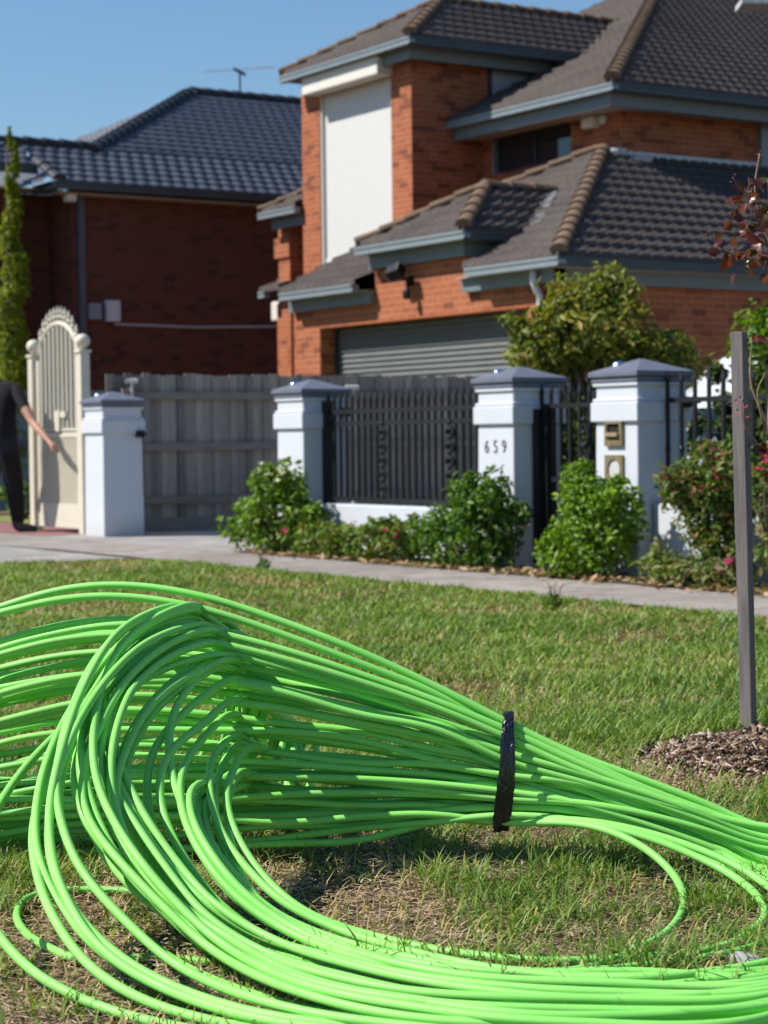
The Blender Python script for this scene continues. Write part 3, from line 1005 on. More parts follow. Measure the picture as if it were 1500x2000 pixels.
# newspaper plate with a round tube
m = MB()
n = 24
cx_, cz_ = fx - 0.012, 0.70
sq = []
for k in range(n):
    a = 2 * math.pi * k / n
    s = 0.088 / max(abs(math.cos(a)), abs(math.sin(a)))
    sq.append((cx_ + s * math.cos(a), cz_ + s * math.sin(a)))
for k in range(n):
    a0, a1 = 2 * math.pi * k / n, 2 * math.pi * (k + 1) / n
    q0, q1 = (cx_ + 0.06 * math.cos(a0), cz_ + 0.062 * math.sin(a0)), (cx_ + 0.06 * math.cos(a1), cz_ + 0.062 * math.sin(a1))
    b0, b1 = sq[k], sq[(k + 1) % n]
    m.poly([(b0[0], fy - 0.014, b0[1]), (b1[0], fy - 0.014, b1[1]), (q1[0], fy - 0.014, q1[1]), (q0[0], fy - 0.014, q0[1])])
    m.poly([(q0[0], fy - 0.014, q0[1]), (q1[0], fy - 0.014, q1[1]), (q1[0], fy + 0.004, q1[1]), (q0[0], fy + 0.004, q0[1])])
    m.poly([(b1[0], fy - 0.014, b1[1]), (b0[0], fy - 0.014, b0[1]), (b0[0], fy, b0[1]), (b1[0], fy, b1[1])])
nh = m.build('newspaper_hole', M['brass'], p4)
m = MB()
m.poly([(cx_ + 0.061 * math.cos(2 * math.pi * k / n), fy - 0.004, cz_ + 0.063 * math.sin(2 * math.pi * k / n)) for k in range(n)])
m.build('tube_end', plain('pale_tube_liner', (0.5, 0.5, 0.48), 0.6), nh)

# low walls
lw = MB().box(-13.70, -11.355, 8.32, 8.52, 0, 0.40).build('low_wall', M['render'], bevel=0.01)
tag(lw, 'low pale rendered wall under the iron panel left of the numbered pillar', 'wall', 'low walls of the front fence')
lw = MB().box(-9.61, -4.0, 8.32, 8.52, 0, 0.48).build('low_wall', M['render'], bevel=0.01)
tag(lw, 'low pale rendered wall behind the red flowered shrub and the wooden stake', 'wall', 'low walls of the front fence')


# ================================================================== iron panels
def picket_mesh(h0, h1, collar):
    m = MB()
    m.box(-0.0105, 0.0105, -0.0105, 0.0105, h0, h1)
    m.frustum((0, 0), h1, h1 + 0.018, 0.008, 0.008, 0.02, 0.008)
    m.frustum((0, 0), h1 + 0.018, h1 + 0.075, 0.02, 0.008, 0.001, 0.001)
    for c in collar:
        m.lathe((0, 0, c), [(0.009, 0), (0.017, 0.012), (0.019, 0.022), (0.017, 0.032), (0.009, 0.044)], 8)
    return m


def scroll(m, cx, y, z0, z1, r=0.008):
    n = 30
    for s in (-1, 1):
        pts = []
        for i in range(n):
            t = i / (n - 1)
            pts.append((cx + s * 0.045 * math.sin(t * math.pi * 5), y, z0 + (z1 - z0) * t))
        m.tube(pts, r * 1.4, 6)
    k = z0
    while k < z1:
        m.lathe((cx, y, k), [(0.006, 0), (0.022, 0.02), (0.006, 0.04)], 6); k += (z1 - z0) / 10


def iron_panel(name, x0, x1, y, zr, zt, step, scrolls, label, cat, group=None, collar=(), extra=None):
    r = empty(name, ((x0 + x1) / 2, y, 0), label, cat, group)
    for z_ in zr:
        MB().box(x0, x1, y - 0.014, y + 0.014, z_ - 0.016, z_ + 0.016).build('rail', M['black_metal'], r)
    n = int((x1 - x0) / step)
    first = None
    for i in range(n + 1):
        x = x0 + (x1 - x0) * i / n
        if first is None:
            first = picket_mesh(zr[0], zt, collar).build('picket', M['black_metal'])
            first.parent = r
            o = first
        else:
            o = first.copy(); COL.objects.link(o); o.parent = r
        o.location = (x - (x0 + x1) / 2, 0, 0)
    for sx in scrolls:
        m = MB(); scroll(m, sx, y - 0.018, zr[0] + 0.03, zr[-1] - 0.12); m.build('scrollwork', M['black_metal'], r)
    return r


ip = iron_panel('iron_fence_panel', -13.66, -11.37, 8.42, (0.44, 1.035, 1.13), 1.22, 0.088, (-12.85, -11.95),
                'black wrought iron fence panel with scrollwork left of the numbered pillar', 'fence panel', 'black iron panels of the front fence')
m = MB(); m.box(-13.70, -13.62, 8.38, 8.46, 0.40, 1.22); m.build('post', M['black_metal'], ip)
ip2 = iron_panel('iron_fence_panel', -9.58, -4.6, 8.42, (0.52, 1.13), 1.24, 0.125, (),
                 'black wrought iron fence panel with collared bars right of the letter slot pillar', 'fence panel', 'black iron panels of the front fence', collar=(0.80,))
pg = iron_panel('pedestrian_gate', -10.90, -10.07, 8.44, (0.12, 0.62, 1.12), 1.20, 0.10, (-10.42,),
                'narrow black iron pedestrian gate between the numbered pillar and the letter slot pillar', 'gate')
m = MB(); m.box(-10.905, -10.845, 8.36, 8.52, 0.04, 1.10); m.box(-10.835, -10.80, 8.40, 8.48, 0.04, 1.12); m.build('stile', M['black_metal'], pg)

# bracket hinges at the pillars
for (x, z_, lb) in ((-13.68, 1.13, 'small black hinge block on the pillar left of the scrollwork panel'), (-9.605, 1.12, 'small black hinge block on the letter slot pillar'), (-17.41, 0.99, 'small black hinge block on the pillar beside the cream gate')):
    m = MB(); m.box(x - 0.02, x + 0.055, 8.55, 8.62, z_ - 0.035, z_ + 0.035); m.box(x + 0.035, x + 0.14, 8.57, 8.60, z_ - 0.012, z_ + 0.012)
    tag(m.build('hinge_bracket', M['black_metal'], bevel=0.004), lb, 'hinge', 'black hinge blocks on the pillars')


# white hooked lamps behind the pillars
def hook_lamp(p, s, label):
    r = empty('hooked_lamp', (p[0], p[1], 0), label, 'lamp', 'white hooked lamps behind the pillars')
    m = MB(); m.tube([(p[0], p[1], 0), (p[0], p[1], p[2] - 0.01)], 0.016 * s, 8); m.build('post', M['cream'], r)
    m = MB(); m.obox((p[0], p[1], p[2]), RT * 0.065 * s, np.cross(RT, up) * 0.035 * s, up * 0.022 * s); m.build('lamp_head', M['cream'], r, bevel=0.008)
    return r


hook_lamp(at(257, 744, 19.9), 1.0, 'small white hooked lamp rising behind the pillar beside the cream gate')
hook_lamp(at(688, 757, 17.0), 0.9, 'small white hooked lamp rising behind the scrollwork iron panel')

# ================================================================== cream ornamental gate
WG = empty('ornamental_gate', (-18.8, 8.35, 0), 'tall cream wrought gate with arched spiked top and ball topped posts', 'gate')
gy = 8.35
gx0, gx1 = -19.36, -18.16
for x in (gx0, gx1):
    m = MB(); m.box(x - 0.055, x + 0.055, gy - 0.05, gy + 0.05, 0, 1.80); m.box(x - 0.07, x + 0.07, gy - 0.065, gy + 0.065, 1.80, 1.83)
    po = m.build('post', M['white_metal'], WG, bevel=0.006)
    m = MB(); m.lathe((x, gy, 1.83), [(0.025, 0), (0.03, 0.015), (0.06, 0.04), (0.076, 0.08), (0.068, 0.12), (0.04, 0.148), (0.005, 0.158)], 16)
    m.build('ball_finial', M['white_metal'], po, smooth=True)
lx0, lx1 = gx0 + 0.13, gx1 - 0.10
mid, hw = (lx0 + lx1) / 2, (lx1 - lx0) / 2
arch = lambda x: 1.72 + 0.40 * math.sqrt(max(0, 1 - ((x - mid) / (hw * 1.04)) ** 2))
m = MB()
for x in (lx0, lx1): m.box(x - 0.028, x + 0.028, gy - 0.02, gy + 0.02, 0.06, 1.76)
m.box(lx0, lx1, gy - 0.022, gy + 0.022, 0.06, 0.30); m.box(lx0, lx1, gy - 0.018, gy + 0.018, 0.97, 1.02); m.box(lx0, lx1, gy - 0.018, gy + 0.018, 1.035, 1.06)
m.tube([(x, gy, arch(x)) for x in np.linspace(lx0, lx1, 25)], 0.026, 8)
m.build('gate_frame', M['white_metal'], WG)
first = None
for i in range(9):
    x = lx0 + 0.02 + (lx1 - lx0 - 0.04) * (i + 0.5) / 9
    m = MB(); m.box(x - 0.012, x + 0.012, gy - 0.012, gy + 0.012, 1.06, arch(x))
    m.build('bar', M['white_metal'], WG)
m = MB()
k = lx0 + 0.03
while k < lx1:
    m.box(k, k + 0.026, gy - 0.012, gy + 0.014, 0.30, 0.97); k += 0.052
m.box(lx0, lx1, gy + 0.045, gy + 0.05, 0.30, 0.97)
m.build('lower_panel', M['white_metal'], WG)
for i in range(11):
    x = lx0 + (lx1 - lx0) * (i + 0.5) / 11
    b = arch(x)
    m = MB(); m.lathe((x, gy, b), [(0.012, 0), (0.012, 0.05), (0.026, 0.07), (0.012, 0.09), (0.022, 0.115), (0.002, 0.18)], 8)
    m.build('spike', M['white_metal'], WG)
m = MB(); m.box(mid - 0.02, mid + 0.08, gy - 0.045, gy - 0.014, 1.03, 1.24); m.box(mid + 0.10, mid + 0.22, gy - 0.04, gy - 0.014, 1.17, 1.23)
m.build('latch', M['white_metal'], WG)


# ================================================================== person
def person():
    px0 = ground(3, 1041)
    f = np.array([-0.45, 0.89, 0]); f /= np.linalg.norm(f)
    r = np.array([f[1], -f[0], 0])
    o = np.array([px0[0], px0[1], 0])
    W = lambda a, b, z: o + f * a + r * b + up * z
    hand = at(96, 862, 19.9)
    V_, E_, R_ = [], [], []

    def add(p, rad, par=None):
        V_.append(tuple(p)); R_.append(rad)
        if par is not None: E_.append((par, len(V_) - 1))
        return len(V_) - 1
    pel = add(W(0, 0, 0.98), (0.175, 0.135))
    wst = add(W(0.0, 0, 1.14), (0.175, 0.13), pel)
    chs = add(W(0.02, 0, 1.34), (0.20, 0.135), wst)
    lean_ = -RT * 0.15
    nck = add(W(0.03, 0, 1.53) + lean_ * .4, (0.075, 0.075), chs)
    hd0 = add(W(0.05, 0, 1.61) + lean_, (0.07, 0.075), nck)
    hd1 = add(W(0.06, 0, 1.70) + lean_ * 1.3, (0.085, 0.10), hd0)
    hd2 = add(W(0.05, 0, 1.79) + lean_ * 1.5, (0.06, 0.07), hd1)
    # right arm reaching to the gate
    sh = add(W(0.03, 0.20, 1.46), (0.078, 0.072), chs)
    S = W(0.03, 0.20, 1.46)
    el_p = S + (hand - S) * 0.50 + np.array([0, 0, -0.07])
    mid1 = S + (el_p - S) * 0.5
    ua = add(mid1, (0.06, 0.06), sh)
    el = add(el_p, (0.044, 0.044), ua)
    fm = add(el_p + (hand - el_p) * 0.5, (0.042, 0.042), el)
    wr = add(hand, (0.028, 0.024), fm)
    d = hand - el_p; d /= np.linalg.norm(d)
    side = np.cross(d, [0, 0, 1]); side /= np.linalg.norm(side)
    dn = np.cross(side, d)
    palm = add(hand + d * 0.075, (0.036, 0.02), wr)
    for k, (ln, sp) in enumerate(((0.065, -0.03), (0.075, -0.01), (0.07, 0.01), (0.055, 0.03))):
        b = add(hand + d * 0.10 + side * sp, (0.010, 0.010), palm)
        c = add(hand + d * (0.10 + ln * 0.55) + side * sp * 1.1 + dn * -0.012, (0.009, 0.009), b)
        add(hand + d * (0.10 + ln) + side * sp * 1.1 + dn * -0.034, (0.008, 0.008), c)
    tb = add(hand + d * 0.05 + side * -0.045 - dn * 0.01, (0.011, 0.011), palm)
    add(hand + d * 0.095 + side * -0.06 - dn * 0.02, (0.009, 0.009), tb)
    # left arm hanging
    s2 = add(W(0.03, -0.20, 1.46), (0.078, 0.072), chs)
    e2 = add(W(0.0, -0.27, 1.18), (0.046, 0.046), s2)
    w2_ = add(W(0.08, -0.28, 0.93), (0.028, 0.026), e2)
    pm = add(W(0.10, -0.28, 0.86), (0.034, 0.02), w2_)
    for sp in (-0.027, -0.009, 0.009, 0.027):
        b = add(W(0.11 + sp, -0.28, 0.82), (0.010, 0.010), pm)
        add(W(0.125 + sp, -0.275, 0.765), (0.008, 0.008), b)
    b = add(W(0.15, -0.26, 0.85), (0.011, 0.011), pm); add(W(0.165, -0.25, 0.81), (0.009, 0.009), b)
    # legs
    for s, fa in ((1, 0.10), (-1, -0.12)):
        hp = add(W(0.0, s * 0.10, 0.86), (0.135, 0.13), pel)
        kn = add(W(fa * 0.6 + 0.02, s * 0.115, 0.50), (0.100, 0.100), hp)
        an = add(W(fa, s * 0.14, 0.11), (0.070, 0.075), kn)
        hl = add(W(fa - 0.02, s * 0.14, 0.055), (0.056, 0.055), an)
        dd = f * 0.55 + r * 0.83 if s > 0 else f
        bl = add(W(fa, s * 0.14, 0.045) + dd * 0.10, (0.052, 0.046), hl)
        add(W(fa, s * 0.14, 0.038) + dd * 0.20, (0.036, 0.03), bl)
    me = bpy.data.meshes.new('person')
    me.from_pydata([tuple(np.array(v) - o) for v in V_], E_, [])
    ob = bpy.data.objects.new('person', me); COL.objects.link(ob); ob.location = o
    sk = ob.modifiers.new('skin', 'SKIN'); sk.use_smooth_shade = True
    for i, q in enumerate(R_): me.skin_vertices[0].data[i].radius = q
    me.skin_vertices[0].data[0].use_root = True
    ss = ob.modifiers.new('sub', 'SUBSURF'); ss.levels = 2; ss.render_levels = 2
    dg = bpy.context.evaluated_depsgraph_get()
    nm = bpy.data.meshes.new_from_object(ob.evaluated_get(dg))
    ob.modifiers.clear(); ob.data = nm
    nm.materials.clear()
    for mt in (plain('black_tee_shirt', (0.006, 0.006, 0.007), 0.9), plain('dark_work_trousers', (0.010, 0.012, 0.020), 0.85, var=0.5, scale=7), plain('skin_tone', (0.42, 0.22, 0.15), 0.55, var=0.06), plain('black_work_shoe', (0.035, 0.035, 0.04), 0.45)):
        nm.materials.append(mt)
    el_l = el_p - o; S_l = S - o; hd = hand - o
    ax = (hd - S_l) / np.linalg.norm(hd - S_l)
    for p in nm.polygons:
        c = np.array(p.center); mi = 0
        along = (c - S_l) @ ax
        lat = c @ r; fwd = c @ f
        if c[2] < 0.115: mi = 3
        elif c[2] < 1.02 and abs(lat) < 0.235 and along < 0.42: mi = 1
        if c[2] > 1.565 + 0.35 * max(0, abs((c - (RT * -0.06)) @ r) - 0.05): mi = 2
        if along > 0.27 and np.linalg.norm((c - S_l) - ax * along) < 0.12 and c[2] > 0.7 and lat > 0.24: mi = 2
        if lat < -0.22 and c[2] < 1.22: mi = 2
        p.material_index = mi
    tag(ob, 'person in a black tee shirt and dark trousers reaching for the cream gate', 'person')
    # hair and face
    m = MB(); hc = np.array(W(0.045, 0, 1.725)) + lean_ * 1.4
    prof = [(0.098, -0.03), (0.106, 0.02), (0.098, 0.07), (0.07, 0.115), (0.02, 0.135)]
    m.lathe(hc, prof, 16); m.build('hair', plain('dark_brown_hair', (0.03, 0.02, 0.014), 0.7), ob, smooth=True)
    m = MB(); fc = np.array(W(0.15, 0, 1.67)) + lean_ * 1.3
    m.obox(fc + f * 0.012, f * 0.014, r * 0.012, up * 0.022)
    m.build('nose', nm.materials[2], ob, smooth=True)
    for s in (-1, 1):
        m = MB(); m.lathe(fc + r * 0.034 * s - f * 0.006 + up * 0.022, [(0.004, -0.008), (0.011, 0), (0.004, 0.008)], 8); m.build('eye', plain('dark_eye', (0.03, 0.02, 0.02), 0.2), ob)
        m = MB(); m.obox(np.array(W(0.05, 0.09 * s, 1.68)) + lean_ * 1.3, f * 0.02, r * 0.012, up * 0.03); m.build('ear', nm.materials[2], ob, smooth=True)
    m = MB(); m.obox(fc - up * 0.05, f * 0.006, r * 0.024, up * 0.006); m.build('mouth', plain('lip_tone', (0.3, 0.12, 0.1), 0.5), ob)
    return ob


person()


# ================================================================== foliage
def leaf_cloud(name, blobs, n, size, cols, mat, parent, seed=1, shell=0.55, lump=0.35, droop=0.0, aspect=0.45, keep=None, upb=0.5):
    """n leaves spread through ellipsoid blobs [(centre, radii, weight)]"""
    g = np.random.default_rng(seed)
    w = np.array([b[2] for b in blobs], float); w /= w.sum()
    idx = g.choice(len(blobs), n, p=w)
    C = np.array([b[0] for b in blobs], float)[idx]; Rr = np.array([b[1] for b in blobs], float)[idx]
    d = g.normal(size=(n, 3)); d /= np.linalg.norm(d, axis=1)[:, None]
    lm = vnoise(d[:, 0] * 3 + idx * 7.3, d[:, 1] * 3 + d[:, 2] * 2.3, seed)
    lm2 = vnoise(d[:, 0] * 7 + idx * 3.1, d[:, 2] * 7 + d[:, 1] * 5, seed + 5)
    rad = (shell + (1 - shell) * g.random(n) ** 0.6) * (1 - lump + lump * 1.3 * lm + 0.25 * lump * (lm2 - .5))
    rad *= 1 + 0.12 * (g.random(n) ** 6)
    pos = C + d * Rr * rad[:, None]
    pos[:, 2] = np.maximum(pos[:, 2], 0.02)
    if keep is not None:
        k = keep(pos); pos, d, lm, idx = pos[k], d[k], lm[k], idx[k]; n = len(pos)
    nrm = d * 0.7 + g.normal(size=(n, 3)) * 0.6 + np.array([0, 0, upb])
    nrm /= np.linalg.norm(nrm, axis=1)[:, None]
    t = np.cross(nrm, g.normal(size=(n, 3))); t[:, 2] -= droop; t -= nrm * (t * nrm).sum(1)[:, None]
    t /= np.linalg.norm(t, axis=1)[:, None] + 1e-9
    b = np.cross(nrm, t)
    L = size * (0.6 + 0.8 * g.random(n))[:, None]
    Vv = np.stack([pos - t * L * 0.5, pos + b * L * aspect * 0.5 + nrm * L * 0.10, pos + t * L * 0.5 - nrm * L * 0.08, pos - b * L * aspect * 0.5 + nrm * L * 0.10], 1)
    base = np.arange(n)[:, None] * 4
    Fc = np.concatenate([base + np.array([0, 1, 2]), base + np.array([0, 2, 3])], 0)
    cols = np.array(cols, float)
    q = g.random(n) * 0.65 + lm * 0.35
    ci = np.clip(q * (len(cols) - 1), 0, len(cols) - 1.001)
    i0 = ci.astype(int); fr = (ci - i0)[:, None]
    cc = cols[i0] * (1 - fr) + cols[i0 + 1] * fr
    cc *= (0.8 + 0.4 * g.random(n))[:, None]
    return arr_mesh(name, Vv.reshape(-1, 3), Fc, mat, parent, np.repeat(cc, 4, 0)), pos, d


def flowers(name, pts, size, col, parent, seed=3):
    g = np.random.default_rng(seed)
    V, F, Cc = [], [], []
    for p in pts:
        for k in range(7):
            a = 2 * math.pi * k / 7 + g.random()
            el = g.uniform(-0.2, 0.9)
            dr = np.array([math.cos(a) * math.cos(el), math.sin(a) * math.cos(el), math.sin(el)])
            s = np.cross(dr, [0, 0, 1.0]); s /= np.linalg.norm(s) + 1e-6
            b = len(V)
            V += [p, p + dr * size * .6 + s * size * .35, p + dr * size, p + dr * size * .6 - s * size * .35]
            F.append((b, b + 1, b + 2, b + 3))
            Cc += [np.array(col) * g.uniform(0.75, 1.15)] * 4
    return arr_mesh(name, np.array(V), np.array(F), M['petal'], parent, np.array(Cc))


def stems(name, base, tips, parent, r=0.012, mat=None, seed=1):
    g = np.random.default_rng(seed)
    m = MB()
    base = np.array(base, float)
    for tp in tips:
        tp = np.array(tp, float)
        b = base + np.array([g.uniform(-1, 1) * r * 4, g.uniform(-1, 1) * r * 4, 0])
        mid = b * 0.45 + tp * 0.55 + np.array([g.uniform(-.04, .04), g.uniform(-.04, .04), 0.05])
        c = catmull([b, mid, tp], 5)
        m.tube(c, np.linspace(r, r * 0.35, len(c)), 6)
    return m.build(name, mat or M['stem'], parent, smooth=True)


GREEN = [(0.025, 0.065, 0.008), (0.07, 0.145, 0.011), (0.145, 0.25, 0.017), (0.27, 0.36, 0.03)]
BRIGHT = [(0.03, 0.08, 0.008), (0.085, 0.175, 0.010), (0.165, 0.285, 0.014), (0.28, 0.40, 0.03)]
OLIVE = [(0.045, 0.075, 0.012), (0.11, 0.15, 0.018), (0.21, 0.22, 0.025), (0.34, 0.23, 0.04)]
REDTIP = [(0.035, 0.085, 0.015), (0.08, 0.15, 0.022), (0.14, 0.17, 0.03), (0.26, 0.10, 0.05)]
DARK = [(0.012, 0.03, 0.008), (0.03, 0.06, 0.012), (0.06, 0.09, 0.02)]


def gx(px, Y):
    """X of the point at street line Y under photo column px (ground height)"""
    r_ = FW + RT * (px - CX) / FPX - UP * (1080 - CY) / FPX
    return (r_ * (Y / r_[1]))[0]


def shrub(name, label, cat, blobs, n, size, cols, seed, flw=(), group=None, lump=0.45, shell=0.45, aspect=0.5):
    c0 = blobs[0][0]
    r = empty(name, (c0[0], c0[1], 0), label, cat, group)
    gs = np.random.default_rng(seed + 900)
    sprigs = []
    for (bc, br, bw) in blobs:
        for _ in range(7):
            dv = gs.normal(size=3); dv[2] = abs(dv[2]); dv /= np.linalg.norm(dv)
            sprigs.append((np.array(bc) + dv * np.array(br) * gs.uniform(.72, 1.0), np.array((.08, .08, .085)) * gs.uniform(.7, 1.3), .16))
    blobs = list(blobs) + sprigs
    lf, pos, d = leaf_cloud('foliage', blobs, n, size, cols, M['leaf'], r, seed, shell=shell, lump=lump, aspect=aspect)
    g = np.random.default_rng(seed)
    tips = pos[g.choice(len(pos), 10, replace=False)]
    stems('stem', (c0[0], c0[1], 0), tips, r, 0.012, seed=seed)
    for (cnt, sz, col, pred) in flw:
        cand = pos[pred(pos)] if pred else pos
        out = cand[np.argsort(-(cand @ np.array([0.5, -0.8, 0.6])))][:max(cnt * 8, 40)]
        pick = out[g.choice(len(out), min(cnt, len(out)), replace=False)]
        flowers('blossom', pick + np.array([0.01, -0.02, 0.01]), sz, col, r, seed)
    return r


Y0 = 7.98
x = gx(535, Y0)
shrub('rose_bush', 'dark green rose bush with white and a few pink blooms by the driveway pillar', 'shrub',
      [((x, Y0, 0.32), (0.42, 0.30, 0.33), 3), ((x + 0.16, Y0, 0.55), (0.26, 0.22, 0.20), 2), ((x - 0.33, Y0 - 0.02, 0.20), (0.30, 0.22, 0.20), 1.5), ((x + .42, Y0, .22), (.2, .2, .24), 1)], 3300, 0.062, GREEN, 21,
      [(7, 0.045, (0.85, 0.85, 0.80), lambda p: p[:, 2] > 0.45), (3, 0.05, (0.62, 0.05, 0.25), lambda p: p[:, 2] < 0.25)])
x = gx(720, Y0)
shrub('flowering_shrub', 'low spreading rose shrub with reddish tips in front of the low wall', 'shrub',
      [((x, Y0, 0.15), (0.55, 0.24, 0.17), 3), ((x - 0.5, Y0 - .02, 0.14), (0.35, 0.2, 0.15), 2), ((x + 0.45, Y0, 0.16), (0.35, 0.22, 0.17), 2)], 3000, 0.055, [(0.05, 0.09, 0.02), (0.09, 0.16, 0.02), (0.15, 0.22, 0.03), (0.24, 0.13, 0.05)], 22,
      [(5, 0.035, (0.45, 0.04, 0.12), None)])
x = gx(912, Y0)
shrub('round_shrub', 'dense green shrub, taller at its right, hiding the foot of the numbered pillar', 'shrub',
      [((x, Y0, 0.24), (0.50, 0.28, 0.27), 3), ((x + 0.12, Y0 + .02, 0.47), (0.30, 0.24, 0.22), 2), ((x + .32, Y0, .30), (.3, .24, .28), 1.5), ((x - .32, Y0, .18), (.3, .22, .2), 1.2)], 4600, 0.05, GREEN[:1] + BRIGHT[:3], 23, lump=0.36)
x = gx(1150, Y0 - .05)
shrub('round_shrub', 'bright green shrub with no flowers at the foot of the letter slot pillar', 'shrub',
      [((x, Y0 - .05, 0.27), (0.36, 0.26, 0.30), 3), ((x + 0.0, Y0 - .03, 0.52), (0.24, 0.22, 0.20), 2), ((x + .22, Y0, .38), (.22, .22, .26), 1.5), ((x - .2, Y0 - .05, .15), (.26, .24, .17), 1)], 5200, 0.045, BRIGHT, 24, lump=0.34)
x = gx(1390, Y0)
shrub('red_tipped_shrub', 'tall open shrub covered in small red flowers just left of the wooden stake', 'shrub',
      [((x - 0.02, Y0 + .02, 0.65), (0.36, 0.28, 0.24), 3), ((x - 0.05, Y0 + .02, 0.42), (0.24, 0.22, 0.22), 2), ((x + .1, Y0, .2), (.22, .22, .2), 1.2), ((x - .22, Y0 + .02, .56), (.18, .2, .15), 1.2)], 4300, 0.048, REDTIP, 25,
      [(60, 0.018, (0.45, 0.06, 0.12), lambda p: p[:, 2] > 0.4)], lump=0.42, shell=0.3)
x = gx(1330, Y0 - .1)
shrub('low_plant', 'low straggly plants with pink flowers at the path edge below the red flowered shrub', 'plant',
      [((x, Y0 - .06, 0.08), (0.35, 0.14, 0.10), 2), ((x + .3, Y0 - .08, .08), (.25, .12, .1), 1), ((x - .28, Y0 - .02, .11), (.16, .12, .12), 1)], 1000, 0.055, [(0.06, 0.10, 0.03), (0.12, 0.18, 0.04), (0.22, 0.22, 0.08), (0.3, 0.2, 0.1)], 26,
      [(4, 0.035, (0.60, 0.05, 0.28), None)], shell=0.1)
x = gx(1500, Y0)
shrub('red_tipped_shrub', 'sparse shrub with red buds rising at the right edge behind the stake', 'shrub',
      [((x, Y0 + .05, 0.55), (0.20, 0.2, 0.32), 2), ((x + .15, Y0, .2), (.22, .2, .18), 1)], 700, 0.05, REDTIP, 27,
      [(10, 0.028, (0.6, 0.06, 0.2), lambda p: p[:, 2] > 0.4)], shell=0.2)
p = ground(44, 985)
x, y = -22.2, 9.6
p = at(42, 950, 24.0)
shrub('low_plant', 'small green bush in the shade beyond the cream gate', 'plant', [((p[0], p[1], 0.25), (0.28, 0.28, 0.28), 1)], 500, 0.07, GREEN, 28)


def tree(name, label, base, trunk_h, blobs, n, size, cols, seed, r0=0.05, lump=0.4, aspect=0.42, group=None, droop=0.3, cat='tree'):
    r = empty(name, (base[0], base[1], 0), label, cat, group)
    m = MB()
    b = np.array([base[0], base[1], 0.0]); top = b + np.array([0.03, 0.02, trunk_h])
    m.tube(catmull([b, b * .5 + top * .5 + (0.03, 0, 0), top], 5), np.linspace(r0, r0 * .6, 11), 8)
    m.build('trunk', M['bark'], r, smooth=True)
    m = MB()
    for (c, rad, w) in blobs:
        for k in range(3):
            tip = np.array(c) + np.array(rad) * rng.uniform(-.6, .6, 3)
            cv = catmull([top, top * .5 + tip * .5 + (0, 0, .08), tip], 5)
            m.tube(cv, np.linspace(r0 * .4, r0 * .1, len(cv)), 6)
    m.build('limbs', M['bark'], r, smooth=True)
    leaf_cloud('crown', blobs, n, size, cols, M['leaf'], r, seed, shell=0.35, lump=lump, droop=droop, aspect=aspect)
    return r


tc = at(1155, 700, 15.2)
c = tc
R2 = RT
tree('ornamental_tree', 'broad olive green tree with yellowing leaves behind the numbered pillar', (tc[0], tc[1]), 0.8,
     [(c + up * 0.20, (0.60, 0.5, 0.40), 3), (c + R2 * 0.50 + up * 0.0, (0.36, 0.34, 0.30), 2), (c - R2 * 0.36 + up * 0.06, (0.32, 0.34, 0.32), 2), (c + up * 0.44 + R2 * .12, (0.30, 0.3, 0.22), 1), (c + up * 0.36 - R2 * .22, (0.22, 0.3, 0.2), .7), (c + up * 0.62 + R2 * .16, (0.12, 0.2, 0.14), .15), (c - R2 * .56 + up * .28, (.12, .2, .1), .12), (c + R2 * .84 - up * .05, (.12, .2, .12), .12), (c + R2 * .2 - up * .35, (0.5, .4, .3), 1.5), (c - R2 * .2 - up * .7, (0.4, .3, .35), 1.2), (c + R2 * .02 + up * .55, (0.5, .4, .13), .25)], 7600, 0.075, OLIVE, 31, r0=0.06)
c = at(1515, 720, 13.2)
tree('ornamental_tree', 'dark green tree rising above the iron fence at the right edge', (c[0], c[1]), 0.8,
     [(c + up * 0.1, (0.33, 0.3, 0.38), 2), (c - up * 0.4, (0.36, 0.3, 0.4), 2)], 2200, 0.085, GREEN[:3] + [(0.12, 0.17, 0.03)], 32)
# hedge filling the garden behind the right iron panel
for k, (px, d_, h_, lb) in enumerate(((1400, 13.2, 1.30, 'dark leafy hedge shrub seen through the iron bars right of the letter slot pillar'), (1120, 14.2, 1.15, 'dark leafy hedge shrub seen through the narrow pedestrian gate'), (1520, 12.8, 1.4, 'dark leafy hedge shrub seen through the iron bars at the right edge'))):
    c = at_z(px, d_, 0.5)
    shrub('hedge_shrub', lb, 'shrub', [((c[0], c[1], h_ * 0.5), (0.45, 0.35, h_ * 0.52), 2), ((c[0] + .3, c[1] + .3, h_ * .45), (.4, .35, h_ * .45), 1)], 2400, 0.075, DARK + [(0.13, 0.13, 0.03)], 40 + k, group='hedge shrubs behind the iron fence')

# pencil cypress
cb = at(27, 1000, 26.0); cb[2] = 0
cy = empty('cypress_tree', (cb[0], cb[1], 0), 'tall narrow yellow green pencil cypress at the left edge', 'tree')
m = MB(); m.tube([cb, cb + up * 2.5, cb + up * 4.8], [0.08, 0.05, 0.01], 8); m.build('trunk', M['bark'], cy)
bl = []
for k in range(26):
    z_ = 0.5 + 4.35 * k / 25
    rr = 0.27 * (1 - (k / 25) ** 1.8) + 0.03
    off = RT * (-0.02 + 0.09 * k / 25) + np.array([random.uniform(-.05, .05), random.uniform(-.05, .05), 0])
    bl.append((cb + up * z_ + off, (rr, rr, 0.20), rr + .05))
leaf_cloud('crown', bl, 13000, 0.062, [(0.05, 0.085, 0.008), (0.12, 0.17, 0.010), (0.24, 0.28, 0.012), (0.36, 0.37, 0.02)], M['leaf'], cy, 51, shell=0.5, lump=0.3, aspect=0.35, upb=0.9)


